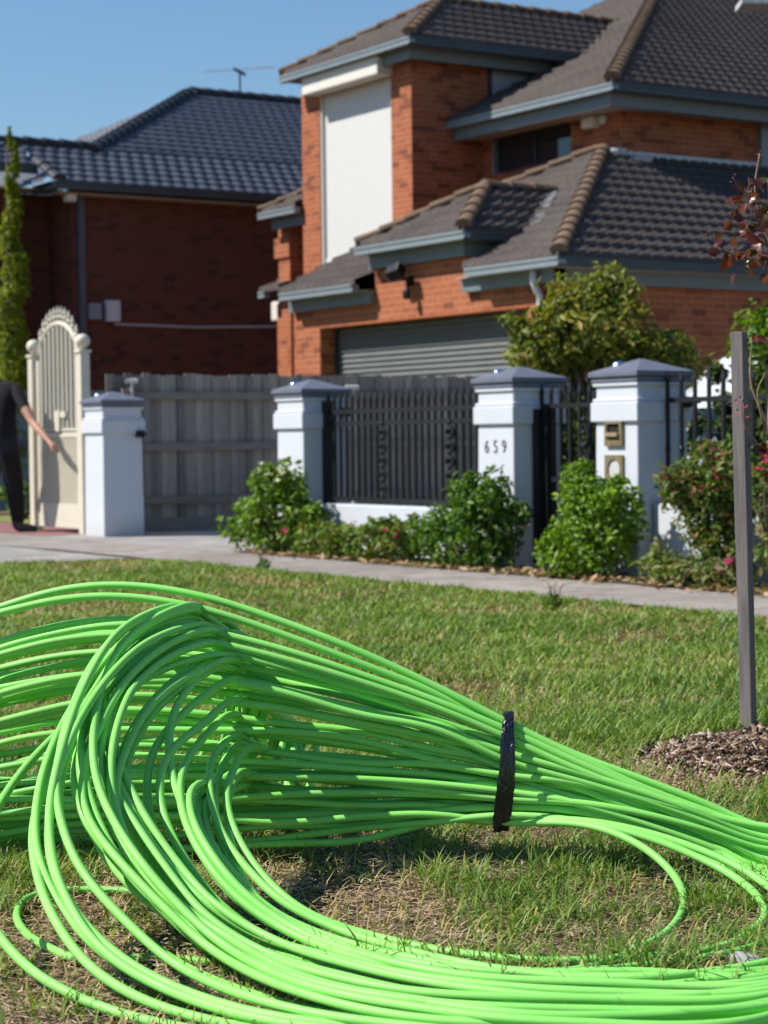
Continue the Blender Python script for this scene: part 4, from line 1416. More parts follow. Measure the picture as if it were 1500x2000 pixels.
# ================================================================== parked car behind the fence
def car():
    base = at_z(1395, 15.4, 0.0)
    r = empty('parked_car', (base[0], base[1], 0), 'silver car parked in the yard behind the iron fence, only its roof showing', 'car')
    # length along Y; profile (y, z) half width by height
    prof = [(-2.15, 0.45, 0.72), (-2.1, 0.80, 0.82), (-1.2, 0.95, 0.86), (-0.55, 1.54, 0.72), (0.2, 1.66, 0.70), (1.1, 1.63, 0.70), (1.85, 1.05, 0.82), (2.15, 0.95, 0.82), (2.2, 0.5, 0.8)]
    m = MB()
    rings = []
    for (y_, zt, hw_) in prof:
        belt = min(zt, 0.95)
        ring = [(-0.86, 0.28), (-0.88, 0.6), (-0.86, belt - 0.02), (-hw_, zt - 0.05), (-hw_ * 0.8, zt), (hw_ * 0.8, zt), (hw_, zt - 0.05), (0.86, belt - 0.02), (0.88, 0.6), (0.86, 0.28)]
        rings.append([(base[0] + a, base[1] + 1.2 + y_, b) for a, b in ring])
    n0 = len(rings[0])
    for R_ in rings: m.v.extend(R_)
    for i in range(len(rings) - 1):
        for k in range(n0):
            a, b = i * n0 + k, i * n0 + (k + 1) % n0
            m.f.append((a, b, b + n0, a + n0))
    m.f.append(tuple(range(n0))[::-1]); m.f.append(tuple((len(rings) - 1) * n0 + k for k in range(n0)))
    paint = NT('silver_car_paint'); paint.set((0.78, 0.79, 0.80), 0.22, metal=0.25, coat=1.0)
    m.build('body', paint.m, r, smooth=False, bevel=0.03)
    for s in (-1, 1):
        for (y0, y1) in ((-0.45, 0.25), (0.33, 1.05)):
            m = MB(); X = base[0] + s * 0.80
            m.poly([(X + s * .065, base[1] + 1.2 + y0 - 0.25, 0.98), (X + s * .065, base[1] + 1.2 + y1 + .05, 0.98), (X - s * .085, base[1] + 1.2 + y1, 1.50), (X - s * .085, base[1] + 1.2 + y0 + .05, 1.50)])
            m.build('side_window', M['glass'], r)
        for y_ in (-1.4, 1.4):
            m = MB(); cx2 = np.array([base[0] + s * 0.80, base[1] + 1.2 + y_, 0.32])
            m.tube([cx2 - (0.1, 0, 0), cx2 + (0.1, 0, 0)], 0.32, 20)
            wh = m.build('wheel', plain('tyre_rubber', (0.02, 0.02, 0.02), 0.8), r, smooth=False)
            m = MB(); m.tube([cx2 - (0.105, 0, 0), cx2 + (0.105, 0, 0)], 0.2, 16); m.build('rim', M['chrome'], wh)
        m = MB(); m.obox((base[0] + s * 0.6, base[1] + 1.2 - 2.14, 0.66), (0.16, 0, 0), (0, 0.03, 0), (0, 0, 0.07)); m.build('headlight', M['chrome'], r)
    m = MB(); m.poly([(base[0] - .72, base[1] + 1.2 - 1.2, 0.99), (base[0] + .72, base[1] + 1.2 - 1.2, 0.99), (base[0] + .6, base[1] + 1.2 - 0.6, 1.41), (base[0] - .6, base[1] + 1.2 - 0.6, 1.41)])
    m.build('windscreen', M['glass'], r)
    return r


car()

# ================================================================== wooden stake, mulch, young tree
sx, sy, _ = ground(1455, 1436)
fa = np.array([-0.93, -0.36, 0]); fa /= np.linalg.norm(fa)
fb = np.array([-fa[1], fa[0], 0])
m = MB()
W2 = 0.0195
lean = -RT * 0.023
n0 = len(m.v)
for (z_, o_) in ((-0.05, 0), (0.3, 0.25), (0.6, 0.5), (0.9, .75), (1.21, 1)):
    cc = np.array([sx, sy, z_]) + RT * 0.012 + lean * o_
    jit = random.uniform(-0.001, 0.001)
    for (a, b) in ((-1, -1), (1, -1), (1, 1), (-1, 1)):
        m.v.append(tuple(cc + fa * a * (W2 + jit) + fb * b * (W2 + jit)))
for i in range(4):
    for k in range(4):
        a, b = n0 + i * 4 + k, n0 + i * 4 + (k + 1) % 4
        m.f.append((a, b, b + 4, a + 4))
m.f.append((n0 + 16, n0 + 17, n0 + 18, n0 + 19))
stake = m.build('wooden_stake', M['stake'], bevel=0.0025)
tag(stake, 'square weathered grey hardwood stake standing in wood mulch at the right', 'stake')

mc = ground(1560, 1484)
# mound
def mound_h(dx, dy):
    rr_m = np.hypot(dx, dy)
    k_m = np.maximum(0, 1 - (rr_m / 0.42) ** 2)
    return 0.055 * k_m + (fbm(dx * 14 + 50, dy * 14 + 50, 4, 3) - .5) * 0.05 * np.minimum(1, k_m * 2.5)


V, F = [], []
NR, NA = 22, 64
for i in range(NR + 1):
    for k in range(NA):
        a = 2 * math.pi * k / NA
        rr = 0.42 * i / NR
        h = mound_h(np.array(rr * math.cos(a)), np.array(rr * math.sin(a)))
        V.append((mc[0] + rr * math.cos(a), mc[1] + rr * math.sin(a), float(h) - 0.004))
for i in range(NR):
    for k in range(NA):
        a, b = i * NA + k, i * NA + (k + 1) % NA
        F.append((a, b, b + NA, a + NA))
mo = arr_mesh('mulch_mound', V, F, M['soil'], smooth=True)
tag(mo, 'low brown mulch mound around the foot of the stake', 'mulch')
g = np.random.default_rng(77)
n = 5200
rr = 0.47 * np.sqrt(g.random(n)) * (0.8 + .4 * g.random(n)); a = g.random(n) * 2 * math.pi
hx, hy = mc[0] + rr * np.cos(a), mc[1] + rr * np.sin(a)
hz = mound_h(rr * np.cos(a), rr * np.sin(a)) + 0.002 + 0.010 * g.random(n)
yaw = g.random(n) * 6.28; pit = g.normal(size=n) * 0.45
t = np.stack([np.cos(yaw) * np.cos(pit), np.sin(yaw) * np.cos(pit), np.sin(pit)], 1)
s_ = np.stack([-np.sin(yaw), np.cos(yaw), g.normal(size=n) * 0.4], 1); s_ /= np.linalg.norm(s_, axis=1)[:, None]
L = (0.004 + 0.024 * g.random(n) ** 5)[:, None]; w_ = (0.0015 + 0.006 * g.random(n) ** 2)[:, None]
pos = np.stack([hx, hy, hz], 1)
nn = np.cross(t, s_) * 0.0022
Vv = np.stack([pos - t * L - s_ * w_ - nn, pos + t * L - s_ * w_ * .6 - nn, pos + t * L * .9 + s_ * w_ - nn, pos - t * L + s_ * w_ * .8 - nn, pos - t * L - s_ * w_ + nn, pos + t * L - s_ * w_ * .6 + nn, pos + t * L * .9 + s_ * w_ + nn, pos - t * L + s_ * w_ * .8 + nn], 1).reshape(-1, 3)
b = np.arange(n)[:, None] * 8
Fc = np.concatenate([b + np.array(q) for q in ((4, 5, 6, 7), (0, 1, 5, 4), (1, 2, 6, 5), (2, 3, 7, 6), (3, 0, 4, 7))], 0)
pal = np.array([(0.07, 0.042, 0.028), (0.16, 0.10, 0.066), (0.27, 0.19, 0.13), (0.43, 0.34, 0.26)])
cc = pal[np.minimum(3, (g.random(n) ** 1.3 * 4).astype(int))] * (0.8 + .4 * g.random(n))[:, None]
ch = arr_mesh('wood_chips', Vv, Fc, M['chip'], None, np.repeat(cc, 8, 0))
tag(ch, 'loose wood chips strewn over the mulch mound', 'wood chips', kind='stuff')


# young crepe myrtle at the right edge
def myrtle():
    base = ground(1560, 1440)
    r = empty('young_myrtle', (base[0], base[1], 0), 'young myrtle with dark red leaves and a pink flower spray tied by the stake', 'tree')
    D = gdist(1560, 1440) - 0.05
    q = lambda x_, y_, dd=0.0: at(x_, y_, D + dd)
    m = MB()
    tr = catmull([base, q(1556, 1250), q(1540, 1050), q(1512, 900), q(1500, 860)], 6)
    m.tube(tr, np.linspace(0.012, 0.008, len(tr)), 8)
    m.build('trunk', M['bark'], r, smooth=True)
    m = MB()
    brs = [[(1512, 900), (1492, 815), (1468, 755), (1466, 700), (1470, 660)], [(1512, 900), (1480, 780), (1492, 735), (1497, 725)], [(1500, 860), (1515, 600), (1520, 520), (1490, 440), (1475, 370), (1484, 300)],
           [(1520, 540), (1480, 515), (1445, 500), (1410, 485), (1390, 460), (1384, 455)], [(1500, 460), (1455, 380), (1440, 362), (1433, 350)], [(1490, 440), (1470, 420), (1462, 385), (1463, 352)], [(1512, 900), (1475, 860), (1455, 830), (1448, 800), (1450, 780)], [(1500, 480), (1460, 450), (1430, 425)], [(1530, 600), (1515, 500), (1505, 430), (1500, 350)]]
    rad = [.005, .0035, .007, .004, .003, .003, .003, .003, .004]
    g2 = np.random.default_rng(5)
    for bpts, rd in zip(brs, rad):
        dd = np.linspace(0, g2.uniform(-.08, .06), len(bpts))
        cv = catmull([q(x_, y_, e) for (x_, y_), e in zip(bpts, dd)], 6)
        m.tube(cv, np.linspace(rd, rd * .35, len(cv)), 6)
    m.build('branches', plain('tan_twig', (0.22, 0.14, 0.09), 0.7, var=.25, scale=30), r, smooth=True)
    # leaves
    LV, LF, LC = [], [], []

    def leaf(p, dirn, s, col):
        dirn = np.array(dirn, float); dirn /= np.linalg.norm(dirn)
        nr = g2.normal(size=3) * .8 + np.array([0, 0, .6]) - FW * .4; nr -= dirn * (nr @ dirn); nr /= np.linalg.norm(nr)
        sd_ = np.cross(dirn, nr)
        b_ = len(LV)
        prof_ = [(0, .02), (.25, .42), (.5, .5), (.78, .34), (1, .03)]
        for (tt, ww) in prof_:
            bend = -nr * s * .25 * tt * tt
            for e in (-1, 0, 1):
                LV.append(p + dirn * s * tt + sd_ * s * ww * .9 * e + nr * s * .16 * abs(e) * ww * 2 + bend)
                LC.append(np.array(col) * g2.uniform(.85, 1.1))
        for i in range(4):
            for j in range(2):
                a_ = b_ + i * 3 + j
                LF.append((a_, a_ + 1, a_ + 4, a_ + 3))
    spots = []
    for _ in range(95):
        bx = g2.choice(5, p=[.42, .16, .14, .14, .14])
        if bx == 0: spots.append((g2.normal(1476, 22), g2.uniform(350, 545)))
        elif bx == 1: spots.append((g2.uniform(1395, 1470), g2.uniform(445, 520)))
        elif bx == 2: spots.append((g2.uniform(1430, 1470), g2.uniform(365, 450)))
        elif bx == 3: spots.append((g2.uniform(1485, 1540), g2.uniform(380, 560)))
        else: spots.append((g2.uniform(1485, 1530), g2.uniform(380, 520)))
    spots += [(1464, 663), (1470, 668), (1476, 664), (1462, 672), (1490, 860), (1483, 868), (1497, 870), (1494, 880), (1388, 482), (1398, 478), (1486, 355), (1478, 350)]
    palr = [(0.075, 0.014, 0.010), (0.14, 0.030, 0.015), (0.20, 0.055, 0.022), (0.06, 0.05, 0.012)]
    for (x_, y_) in spots:
        p_ = q(x_, y_, g2.uniform(-.1, .1))
        dr = RT * g2.normal() * .9 + up * g2.normal(-.25, .6) - FW * g2.normal() * .6
        leaf(p_, dr, g2.uniform(.024, .042), palr[g2.choice(4, p=[.35, .3, .2, .15])])
    arr_mesh('foliage', np.array(LV), np.array(LF), leaf_mat('dark_red_leaf', .25, .3, .6), r, np.array(LC), smooth=True)
    fp = [q(1443, 808), q(1438, 788), q(1455, 797), q(1460, 816), q(1452, 820), q(1447, 795), q(1458, 795)]
    flowers('blossom', fp, .009, (0.75, .16, .30), r, 9)
    bd_ = [q(x_, y_) for x_, y_ in ((1437, 781), (1445, 775), (1450, 783), (1440, 800), (1384, 452), (1380, 458), (1486, 297), (1480, 302), (1490, 306), (1432, 348), (1428, 356), (1463, 350), (1436, 342))]
    m = MB()
    for p_ in bd_: m.lathe(p_, [(.001, -.004), (.004, 0), (.001, .004)], 6)
    m.build('bud', plain('dark_red_bud', (0.10, 0.02, 0.03), .5), r)


myrtle()

# ================================================================== the coil of green cable
RC = 0.0080
cable_mat = NT('bright_green_plastic')
kv = cable_mat.coord()
kn = cable_mat.noise(kv, 3, 3)
cable_mat.set(cable_mat.ramp(kn, [(0.3, (0.20, 0.60, 0.105)), (0.7, (0.27, 0.69, 0.14))]), 0.48, spec=0.32)
cd_ = cable_mat.ramp(cable_mat.noise(kv, 22, 5, 0.7), [(0.52, (0, 0, 0)), (0.75, (0.22, 0.22, 0.22))])
col_in = cable_mat.b.inputs['Base Color'].links[0].from_socket
cable_mat.set(cable_mat.mix(cd_, col_in, (0.42, 0.44, 0.26)))
cable_mat.set(rough=cable_mat.ramp(kn, [(0.3, (0.40, 0.40, 0.40)), (0.7, (0.56, 0.56, 0.56))]))
M['cable'] = cable_mat.m
tp = NT('black_pvc_tape'); tp.set((0.010, 0.011, 0.016), 0.22, spec=0.6); tv = tp.coord('Object', (1, 1, 0.25)); tp.bump(tp.noise(tv, 90, 3), 0.8, 0.006)
M['tape'] = tp.m

coil_base = ground(760, 1720)
coil = empty('cable_coil', (coil_base[0], coil_base[1], 0), 'big loose coil of bright green cable bound with black tape on the lawn', 'cable')
gc = np.random.default_rng(2024)


def lay(x, y, d, zmin=0.012):
    """point at x, y, d but never below the lawn"""
    return at(x, y, min(d, gdist(x, y, zmin)))


TOPX = [-250, -60, 0, 120, 250, 400, 550, 700, 850, 985]
TOPY = [1275, 1205, 1186, 1153, 1145, 1168, 1218, 1276, 1340, 1408]
BOTY = [1695, 1684, 1681, 1676, 1671, 1662, 1648, 1632, 1616, 1607]
RX = [985, 1110, 1250, 1400, 1520]
RTOP = [1408, 1466, 1524, 1578, 1622]
RBOT = [1607, 1612, 1640, 1690, 1745]

KB = np.array([
    [(1520, 2085), (1100, 2095), (700, 2062), (450, 2018), (250, 1977), (110, 1907), (30, 1825), (-14, 1740), (-18, 1660), (15, 1580), (75, 1490), (160, 1400), (250, 1320), (345, 1262)],
    [(1520, 2030), (1100, 2045), (700, 2022), (500, 1997), (300, 1943), (167, 1860), (100, 1753), (78, 1665), (76, 1590), (92, 1510), (130, 1420), (190, 1320), (258, 1228), (335, 1170)],
    [(1520, 1992), (1100, 2008), (800, 1985), (560, 1930), (400, 1850), (300, 1762), (205, 1660), (150, 1590), (128, 1520), (133, 1440), (155, 1370), (195, 1290), (256, 1228), (350, 1190)],
    [(1520, 1960), (1100, 1975), (800, 1950), (580, 1905), (433, 1843), (320, 1768), (253, 1687), (212, 1600), (190, 1510), (195, 1440), (220, 1360), (262, 1298), (318, 1250), (398, 1222)],
    [(1520, 1938), (1150, 1950), (850, 1925), (640, 1880), (500, 1833), (390, 1762), (320, 1687), (262, 1590), (230, 1500), (224, 1430), (235, 1365), (272, 1322), (330, 1280), (412, 1258)],
    [(1520, 1922), (1200, 1935), (900, 1915), (700, 1880), (560, 1830), (450, 1762), (380, 1682), (330, 1600), (303, 1525), (300, 1460), (318, 1400), (350, 1350), (392, 1312), (435, 1290)],
    [(1520, 1905), (1200, 1917), (950, 1897), (780, 1865), (640, 1820), (530, 1762), (460, 1692), (415, 1622), (390, 1555), (385, 1500), (393, 1455), (408, 1415), (430, 1382), (458, 1362)],
    [(1500, 1850), (1300, 1882), (1100, 1895), (900, 1882), (750, 1868), (600, 1836), (510, 1782), (455, 1722), (430, 1655), (425, 1605), (430, 1570), (440, 1542), (455, 1520), (478, 1505)]], float)


def smooth_curve(P_, step=0.02, it=5):
    c = catmull(P_, 14)
    seg = np.r_[0, np.cumsum(np.linalg.norm(np.diff(c, axis=0), axis=1))]
    n_ = max(8, int(seg[-1] / step))
    s = np.linspace(0, seg[-1], n_)
    c = np.stack([np.interp(s, seg, c[:, k]) for k in range(3)], 1)
    for _ in range(it):
        c[1:-1] = c[1:-1] * .5 + (c[:-2] + c[2:]) * .25
    return c


# places in the bound cross-section (rows top to bottom, up to four deep)
slots = []
nrow = 14
for rI in range(nrow):
    cols_ = [2, 3, 4, 3, 4, 4, 3, 4, 3, 4, 4, 3, 4, 3][rI]
    for cI in range(cols_):
        slots.append((rI, cI - (cols_ - 1) / 2))
NS = len(slots)
slots = np.array(slots)
order = np.argsort(slots[:, 0] + gc.normal(0, 0.25, NS))
# front strands: where each turn lies in the front sweep
NW = 12                                     # turns that run wide, on the lawn nearer than the picture shows
NB_ = NS - NW
svals = np.r_[np.full(NW, -1.0), np.sort(np.r_[0.0, 0.11, (np.arange(NB_ - 5) + gc.uniform(0, 1, NB_ - 5)) / (NB_ - 5) * 0.80 + 0.14, 0.95, 0.97, 1.0])]
rk = np.argsort(np.argsort(slots[:, 0] + gc.normal(0, 3.6, NS) + 100 * (slots[:, 0] >= nrow - 1)))   # rank after the band, strands cross a little
for j in range(NS):
    rI, cI = slots[j]
    r01 = rI / (nrow - 1)
    dep = cI * 0.0175
    # --- left fan
    rl = np.clip(r01 + gc.normal(0, 0.10), 0, 1)
    rm = np.clip(r01 * .6 + rl * .4 + gc.normal(0, 0.025), 0, 1)
    if j == 0: rl = rm = 0.0
    dl = 4.42 + gc.normal(0, 0.09) + dep * 1.5
    pts = []
    wob = np.cumsum(gc.normal(0, 5, len(TOPX))) * min(1, 0.15 + rI / 5)
    for i, xx in enumerate(TOPX):
        w_ = i / (len(TOPX) - 1)
        f_ = rl * (1 - w_) + rm * w_ if i < len(TOPX) - 1 else r01
        e_ = 0.86 * (1 - w_) + 1.0 * w_
        yy_ = TOPY[i] + (BOTY[i] - TOPY[i]) * f_ ** e_ + (wob[i] if i < len(TOPX) - 2 else 0)
        dd = dl * (1 - w_) + (4.2 + dep) * w_
        pts.append(lay(xx, yy_, dd))
    # --- after the band
    s = svals[rk[j]]
    rr_ = rk[j] / (NS - 1)
    tight = rk[j] >= NS - 3
    wide = s < -0.5
    if tight:
        kI = NS - 1 - rk[j]
        if kI == 0: ex = [(1110, 1606, 4.12), (1190, 1622, 4.05), (1270, 1662, 3.98), (1325, 1718, 3.90), (1337, 1765, 3.8), (1310, 1815, 3.68), (1250, 1852, 3.58)]
        elif kI == 1: ex = [(1110, 1604, 4.12), (1230, 1625, 4.05), (1350, 1668, 3.98), (1450, 1722, 3.88), (1496, 1775, 3.76), (1470, 1818, 3.64), (1380, 1858, 3.54)]
        else: ex = [(1110, 1600, 4.12), (1250, 1622, 4.05), (1400, 1672, 3.96), (1500, 1730, 3.86), (1540, 1785, 3.74), (1500, 1835, 3.62), (1400, 1868, 3.54)]
        pts += [lay(*e) for e in ex]
        first_front = 2
    else:
        for i in range(1, 5):
            yy_ = RTOP[i] + (RBOT[i] - RTOP[i]) * (r01 + (rr_ - r01) * (i / 4.0))
            pts.append(lay(RX[i], yy_ + gc.normal(0, 4), 4.2 + dep * (1 - i / 5) - 0.035 * i))
        E_ = 1620 + 520 * (1 - rr_) + gc.normal(0, 50)
        z_ = 0.014 + 0.07 * gc.random()
        pts.append(at_z(1520 + (E_ - 1520) * .62, 3.93, z_ + 0.05))
        pts.append(at_z(E_, 3.66, z_ + .02))
        pts.append(at_z(1520 + (E_ - 1520) * .66, 3.40, z_))
        first_front = 0
    if wide:
        d_w = 2.55 + 0.40 * gc.random()
        pts = pts[:-1]
        pts.append(at_z(2150 + 200 * gc.random(), 3.3, 0.02))
        pts.append(at_z(1900, 2.95 - (2.95 - d_w) * .7, 0.016))
        for x_ in (1300, 700, 100, -500): pts.append(at_z(x_, d_w, 0.010 + 0.02 * gc.random()))
        pts.append(at_z(-1150 - 200 * gc.random(), 3.2, 0.02))
        pts.append(at_z(-1180 - 200 * gc.random(), 3.9, 0.04 + .1 * (1 - rl)))
        pts.append(at_z(-760, 4.35, 0.07 + .26 * (1 - rl)))
        c = smooth_curve(np.array(pts + [pts[0]]), 0.02, 8)
        c[:, 2] = np.maximum(c[:, 2], RC)
        m = MB(); m.tube(c, RC * gc.uniform(0.96, 1.05), 10, cap=False)
        m.build('cable_turn', M['cable'], coil, smooth=True)
        continue
    # --- front sweep and the arch up over the fan
    f7 = s * 7
    k0 = min(6, int(f7)); fr = f7 - k0
    kb = KB[k0] * (1 - fr) + KB[k0 + 1] * fr
    s2 = (s if s < 0.05 or tight else float(np.clip(s + gc.normal(0.09, 0.15), 0.12, 1))) * 7
    k2 = min(6, int(s2)); kr = KB[k2] * (1 - (s2 - k2)) + KB[k2 + 1] * (s2 - k2)
    bw = np.clip((np.arange(14) - 6) / 6.0, 0, 1)[:, None]; bw = bw * bw * (3 - 2 * bw)
    kb = kb * (1 - bw) + kr * bw
    kb[0, 1] += gc.normal(0, 14); kb[1, 1] += gc.normal(0, 9)
    wv_ = np.sin(np.linspace(0, math.pi, 14))[:, None]
    kb = kb + gc.normal(0, 1, (1, 2)) * np.array([5, 3]) + np.cumsum(gc.normal(0, 3.2, (14, 2)), 0) + gc.normal(0, 1, (1, 2)) * np.array([15, 8]) * wv_
    zl = 0.012 + (0.055 if not tight else 0.01) * gc.random() * (0.4 + 0.6 * math.sin(math.pi * min(1, s * 1.1)))
    d4 = gdist(kb[4][0], kb[4][1], zl)
    for i in range(first_front, 14):
        x_, y_ = kb[i]
        if i <= 4: pts.append(at(x_, y_, gdist(x_, y_, zl)))
        else:
            u_ = (i - 4) / 9
            dd = d4 + (4.17 + 0.05 * s - d4) * u_ ** 1.05 + gc.normal(0, 0.006)
            pts.append(lay(x_, y_, dd))
    # --- over the top, down behind and back to the left under the fan
    xr, yr = kb[13]
    down = 60 + 130 * gc.random()
    pts.append(lay(xr + 48, yr + 12 + 14 * gc.random(), 4.42))
    pts.append(lay(xr + 92 + 18 * gc.random(), yr + down * .55, 4.66 + .05 * gc.random()))
    pts.append(at_z(xr + 96 + 18 * gc.random(), 4.84 + .05 * gc.random(), 0.16 + .1 * gc.random()))
    pts.append(at_z(xr + 30, 4.92, 0.03 + .04 * gc.random()))
    pts.append(at_z(xr - 260, 4.90, 0.03 + .05 * gc.random()))
    pts.append(at_z(-330, 4.86, 0.05 + .06 * gc.random()))
    pts.append(at_z(-640 - 120 * gc.random(), 4.75, 0.12 + 0.2 * (1 - rl)))
    pts.append(at_z(-640 - 120 * gc.random(), 4.56, 0.16 + 0.25 * (1 - rl)))
    pts.append(at_z(-430, 4.45, 0.10 + .30 * (1 - rl)))
    closed = np.array(pts + [pts[0]])
    c = smooth_curve(closed, 0.02, 8)
    c[:, 2] = np.maximum(c[:, 2], RC)
    m = MB(); m.tube(c, RC * gc.uniform(0.96, 1.05), 10, cap=False)
    o_ = m.build('cable_turn', M['cable'], coil, smooth=True)
# loose end of the cable
ends = [(146, 1873), (95, 1851), (52, 1824), (33, 1791), (44, 1762), (78, 1746), (150, 1738), (260, 1742), (380, 1760)]
m = MB(); m.tube(smooth_curve([ground(x_, y_, RC + 0.008) for x_, y_ in ends], 0.015, 2), RC, 10); m.build('cable_end', M['cable'], coil, smooth=True)
m = MB(); m.tube(smooth_curve([ground(x_, y_, RC) for x_, y_ in ((262, 1898), (230, 1880), (290, 1870), (420, 1880))], 0.015, 2), RC, 10); m.build('cable_end', M['cable'], coil, smooth=True)
# tape round the bundle: three overlapping wraps
tape_pts = lambda ang, off, sx_: at(996 - 9 * 0.5 * (1 - math.sin(ang)) * 2 + sx_, 1507 - (107 + 3 + off) * math.sin(ang), 4.2 - (0.054 + off * 0.0006) * math.cos(ang))
m = MB()
for wI, (cx_o, hw_, off, tilt) in enumerate(((-2, 12, 3, 0.0), (3, 10, 5, 8), (-3, 9, 7, -5))):
    n_ = 72
    base = len(m.v)
    for k in range(n_):
        an = 2 * math.pi * k / n_
        wv = gc.normal(0, 0.5); hw_k = hw_ * (0.82 + 0.18 * math.sin(an * 3 + wI * 2.1))
        for e in (-1, -0.4, 0.3, 1):
            m.v.append(tuple(tape_pts(an, off + (1.2 if abs(e) < .9 else 0) + gc.normal(0, .8), cx_o + hw_k * e + tilt * math.cos(an + .6) + wv)))
    for k in range(n_):
        for e in range(3):
            a, b = base + k * 4 + e, base + ((k + 1) % n_) * 4 + e
            m.f.append((a, a + 1, b + 1, b))
tb = m.build('tape_band', M['tape'], coil)
tb.modifiers.new('solid', 'SOLIDIFY').thickness = 0.0008

# ================================================================== lawn
def lawn(name, n, region, hgt, wid, cols, mat, seed, lean, dens, flat=False):
    """blades scattered over the visible lawn; region: (dmin, dmax) along the view"""
    g = np.random.default_rng(seed)
    n = int(n * 1.55)          # the strip also covers a step to either side of the picture
    d0, d1 = region
    d = np.sqrt(g.random(n) * (d1 ** 2 - d0 ** 2) + d0 ** 2)
    lat = (g.random(n) * 0.84 - 0.36) * d
    P_ = fh[None, :2] * d[:, None] + rh[None, :2] * lat[:, None]
    x, y = P_[:, 0], P_[:, 1]
    ok = (y < 6.84 + 0.10 * (fbm(x * 3, y * 3, 9) - .45)) & ~((x < -14.0 + 0.08 * (fbm(y * 3, x * 0 + 2, 8) - .5)) & (y > 1.5))
    rm_ = np.hypot(x - mc[0], y - mc[1])
    ok &= (rm_ > 0.45) | (g.random(n) < 0.06)
    k = ok & (g.random(n) < dens(x, y, d))
    x, y, d = x[k], y[k], d[k]; n = len(x)
    tuft = fbm(x * 9, y * 9, 21, 2)
    h = hgt * (0.45 + 0.75 * g.random(n)) * (0.6 + 0.8 * tuft)
    w = wid * (0.7 + .6 * g.random(n)) * np.clip(d / 5.0, 0.85, 2.2)
    yaw = g.random(n) * 6.283
    ln = lean[0] + (lean[1] - lean[0]) * g.random(n)
    dx, dy = np.cos(yaw), np.sin(yaw)
    sx_, sy_ = -dy, dx
    b0 = np.stack([x, y, np.zeros(n)], 1)
    if flat: b0[:, 2] = 0.002 + 0.018 * g.random(n)
    dirv = np.stack([dx * ln, dy * ln, np.sqrt(np.maximum(0.0, 1 - ln ** 2)) * (0.15 if flat else 1)], 1)
    mid = b0 + dirv * (h * 0.55)[:, None]
    bend = np.stack([dx, dy, -0.35 * np.ones(n)], 1) * (h * (0.18 + .28 * g.random(n)))[:, None]
    tipv = b0 + dirv * h[:, None] + (bend if not flat else bend * .3)
    sd_ = np.stack([sx_, sy_, np.zeros(n)], 1) * w[:, None]
    Vv = np.stack([b0 - sd_ * .5, b0 + sd_ * .5, mid + sd_ * .42, mid - sd_ * .42, tipv + sd_ * .04, tipv - sd_ * .04], 1).reshape(-1, 3)
    Vv[:, 2] = np.maximum(Vv[:, 2], 0.001)
    bI = np.arange(n)[:, None] * 6
    Fc = np.concatenate([bI + np.array([0, 1, 2, 3]), bI + np.array([3, 2, 4, 5])], 0)
    cols = np.array(cols, float)
    q = np.clip(g.random(n) * .7 + fbm(x * 1.7, y * 1.7, 33) * .5 - .1, 0, .999) * (len(cols) - 1)
    i0 = q.astype(int); fr = (q - i0)[:, None]
    cc = (cols[i0] * (1 - fr) + cols[i0 + 1] * fr) * (0.8 + .4 * g.random(n))[:, None]
    return arr_mesh(name, Vv, Fc, mat, None, np.repeat(cc, 6, 0))


PATCH = [(ground(px_, py_)[:2], r_) for px_, py_, r_ in ((180, 1112, .55), (40, 1190, .6), (300, 1170, .4), (510, 1145, .35), (700, 1165, .35), (945, 1352, .22), (620, 1330, .4), (1240, 1255, .3), (1330, 1500, .35), (1140, 1200, .25), (640, 1800, .16), (720, 1780, .14), (200, 1880, .22), (60, 1950, .2), (1180, 1830, .12), (70, 1810, .16), (150, 1850, .12))]


def green_density(x, y, d):
    f = fbm(x * 1.3 + 4, y * 1.3, 3, 3); t = fbm(x * 7, y * 7, 12, 2)
    # image-left foreground is worn to dry earth, the middle lawn is greener
    lat = x * rh[0] + y * rh[1]
    bias = np.clip((d - 3.3) / 2.5, 0, 1) * 0.30 + np.clip(lat / (0.2 * d), -1, 1) * 0.16
    keep = np.ones_like(x)
    for (c_, r_) in PATCH: keep = keep * (1 - 0.9 * np.exp(-((x - c_[0]) ** 2 + (y - c_[1]) ** 2) / r_ ** 2 * (0.6 + 1.0 * t)))
    return keep * np.clip((f - 0.52) * 2.0 + (t - .5) * 2.0 + 0.62 + bias, 0.04, 1)


GR = [(0.058, 0.130, 0.018), (0.115, 0.208, 0.028), (0.195, 0.292, 0.046), (0.34, 0.38, 0.10)]
near = lawn('grass', 130000, (2.7, 6.5), 0.062, 0.0046, GR, M['grass'], 101, (0.2, 0.95), green_density)
tag(near, 'green lawn grass growing around the cable coil', 'grass', kind='stuff')
far = lawn('grass', 210000, (6.3, 15.0), 0.052, 0.0046, GR, M['grass'], 102, (0.15, 0.75), lambda x, y, d: np.clip(green_density(x, y, d) * 1.1, .06, 1))
tag(far, 'green lawn grass between the coil and the footpath', 'grass', kind='stuff')
ST = [(0.13, 0.08, 0.045), (0.27, 0.18, 0.105), (0.42, 0.31, 0.20), (0.60, 0.48, 0.35)]
pale = lawn('dry_grass', 110000, (2.9, 15.0), 0.046, 0.0040, [(0.26, 0.20, 0.07), (0.36, 0.29, 0.11), (0.46, 0.37, 0.18)], M['straw'], 105, (0.2, 0.9), lambda x, y, d: np.clip(1.7 - 1.1 * green_density(x, y, d) + (fbm(x * 2.2, y * 2.2, 61) - .55) * 2.2, .05, 1))
tag(pale, 'yellowed upright grass blades mixed through the lawn', 'dry grass', kind='stuff')
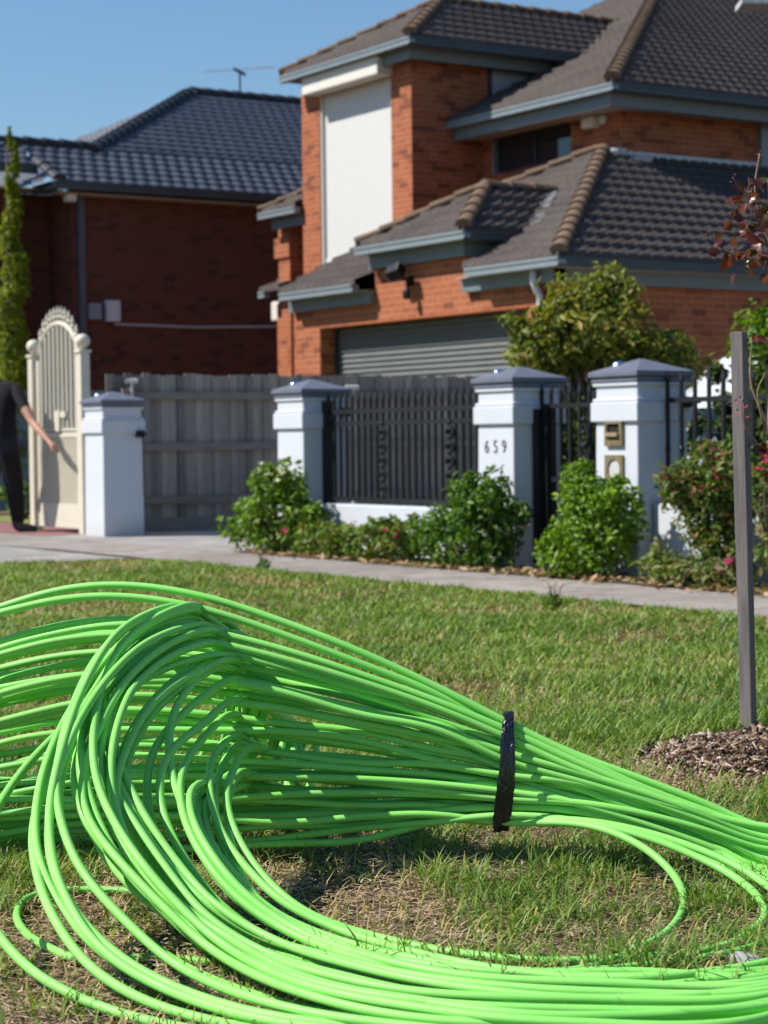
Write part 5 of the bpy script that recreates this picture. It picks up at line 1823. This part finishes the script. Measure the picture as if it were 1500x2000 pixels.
dry = lawn('dry_grass', 70000, (2.7, 6.8), 0.034, 0.0040, ST, M['straw'], 103, (0.75, 1.0), lambda x, y, d: np.clip(1.2 - 0.75 * green_density(x, y, d), .2, 1), flat=True)
tag(dry, 'dry straw thatch lying between the green tufts', 'dry grass', kind='stuff')
dry2 = lawn('dry_grass', 60000, (6.6, 15.0), 0.05, 0.006, ST, M['straw'], 104, (0.5, .95), lambda x, y, d: np.clip(.95 - 0.8 * green_density(x, y, d), .1, 1), flat=True)
tag(dry2, 'dry straw thatch in the lawn near the footpath', 'dry grass', kind='stuff')

# weeds by the path
for (px_, py_, hh_, lb_) in ((1080, 1196, 0.20, 'thin weed with tiny yellow flowers at the lawn edge before the bright green shrub'), (515, 1118, 0.20, 'thin dark weed sprouting at the path edge in front of the rose bush')):
    w0 = ground(px_, py_)
    wr_ = empty('weed', (w0[0], w0[1], 0), lb_, 'weed', 'weeds at the path edge')
    gw = np.random.default_rng(int(px_))
    tips = [w0 + np.array([gw.normal(0, .06), gw.normal(0, .06), hh_ * gw.uniform(.6, 1.05)]) for _ in range(7)]
    stems('stem', w0, tips, wr_, 0.0025, M['stem'], 3)
    if px_ > 1000: flowers('blossom', tips[:5], 0.014, (0.75, 0.55, 0.05), wr_, 4)
    leaf_cloud('foliage', [(w0 + up * .05, (.06, .06, .06), 1)], 60, 0.04, GREEN, M['leaf'], wr_, 5)

# stone in the grass
sp_ = ground(1458, 1893)
V, F = [], []
for i in range(7):
    for k in range(12):
        a, e = 2 * math.pi * k / 12, math.pi * (i / 6) - math.pi / 2
        rr = 0.024 * (1 + 0.25 * math.sin(a * 2 + 1) + 0.12 * math.sin(a * 5 + i))
        V.append((sp_[0] + rr * math.cos(e) * math.cos(a) * 1.3, sp_[1] + rr * math.cos(e) * math.sin(a), 0.012 + 0.017 * math.sin(e)))
for i in range(6):
    for k in range(12):
        a, b = i * 12 + k, i * 12 + (k + 1) % 12
        F.append((a, b, b + 12, a + 12))
tag(arr_mesh('stone', V, F, plain('grey_stone', (0.30, 0.29, 0.30), 0.85, var=.3, scale=40, bump=.3), smooth=True), 'small grey stone half hidden in the grass at the lower right', 'stone')

# leaf litter in the garden bed and at the path edge
g = np.random.default_rng(5)
n = 1800
x = g.uniform(-14.0, -6.5, n); y = 7.80 + g.normal(0.12, 0.12, n)
yaw = g.random(n) * 6.28; L = 0.012 + 0.03 * g.random(n)
t = np.stack([np.cos(yaw), np.sin(yaw), g.normal(size=n) * .3], 1) * L[:, None]
s_ = np.stack([-np.sin(yaw), np.cos(yaw), g.normal(size=n) * .3], 1) * (L * .5)[:, None]
p_ = np.stack([x, y, 0.03 + .012 * g.random(n)], 1)
Vv = np.stack([p_ - t, p_ + s_, p_ + t, p_ - s_], 1).reshape(-1, 3)
pal = np.array([(0.34, 0.22, 0.12), (0.22, 0.12, 0.06), (0.45, 0.33, 0.2), (0.16, 0.15, 0.05)])
cc = pal[g.integers(0, 4, n)]
lt = arr_mesh('leaf_litter', Vv, np.arange(n * 4).reshape(-1, 4), M['straw'], None, np.repeat(cc, 4, 0))
tag(lt, 'dry fallen leaves along the garden bed edge', 'fallen leaves', kind='stuff')
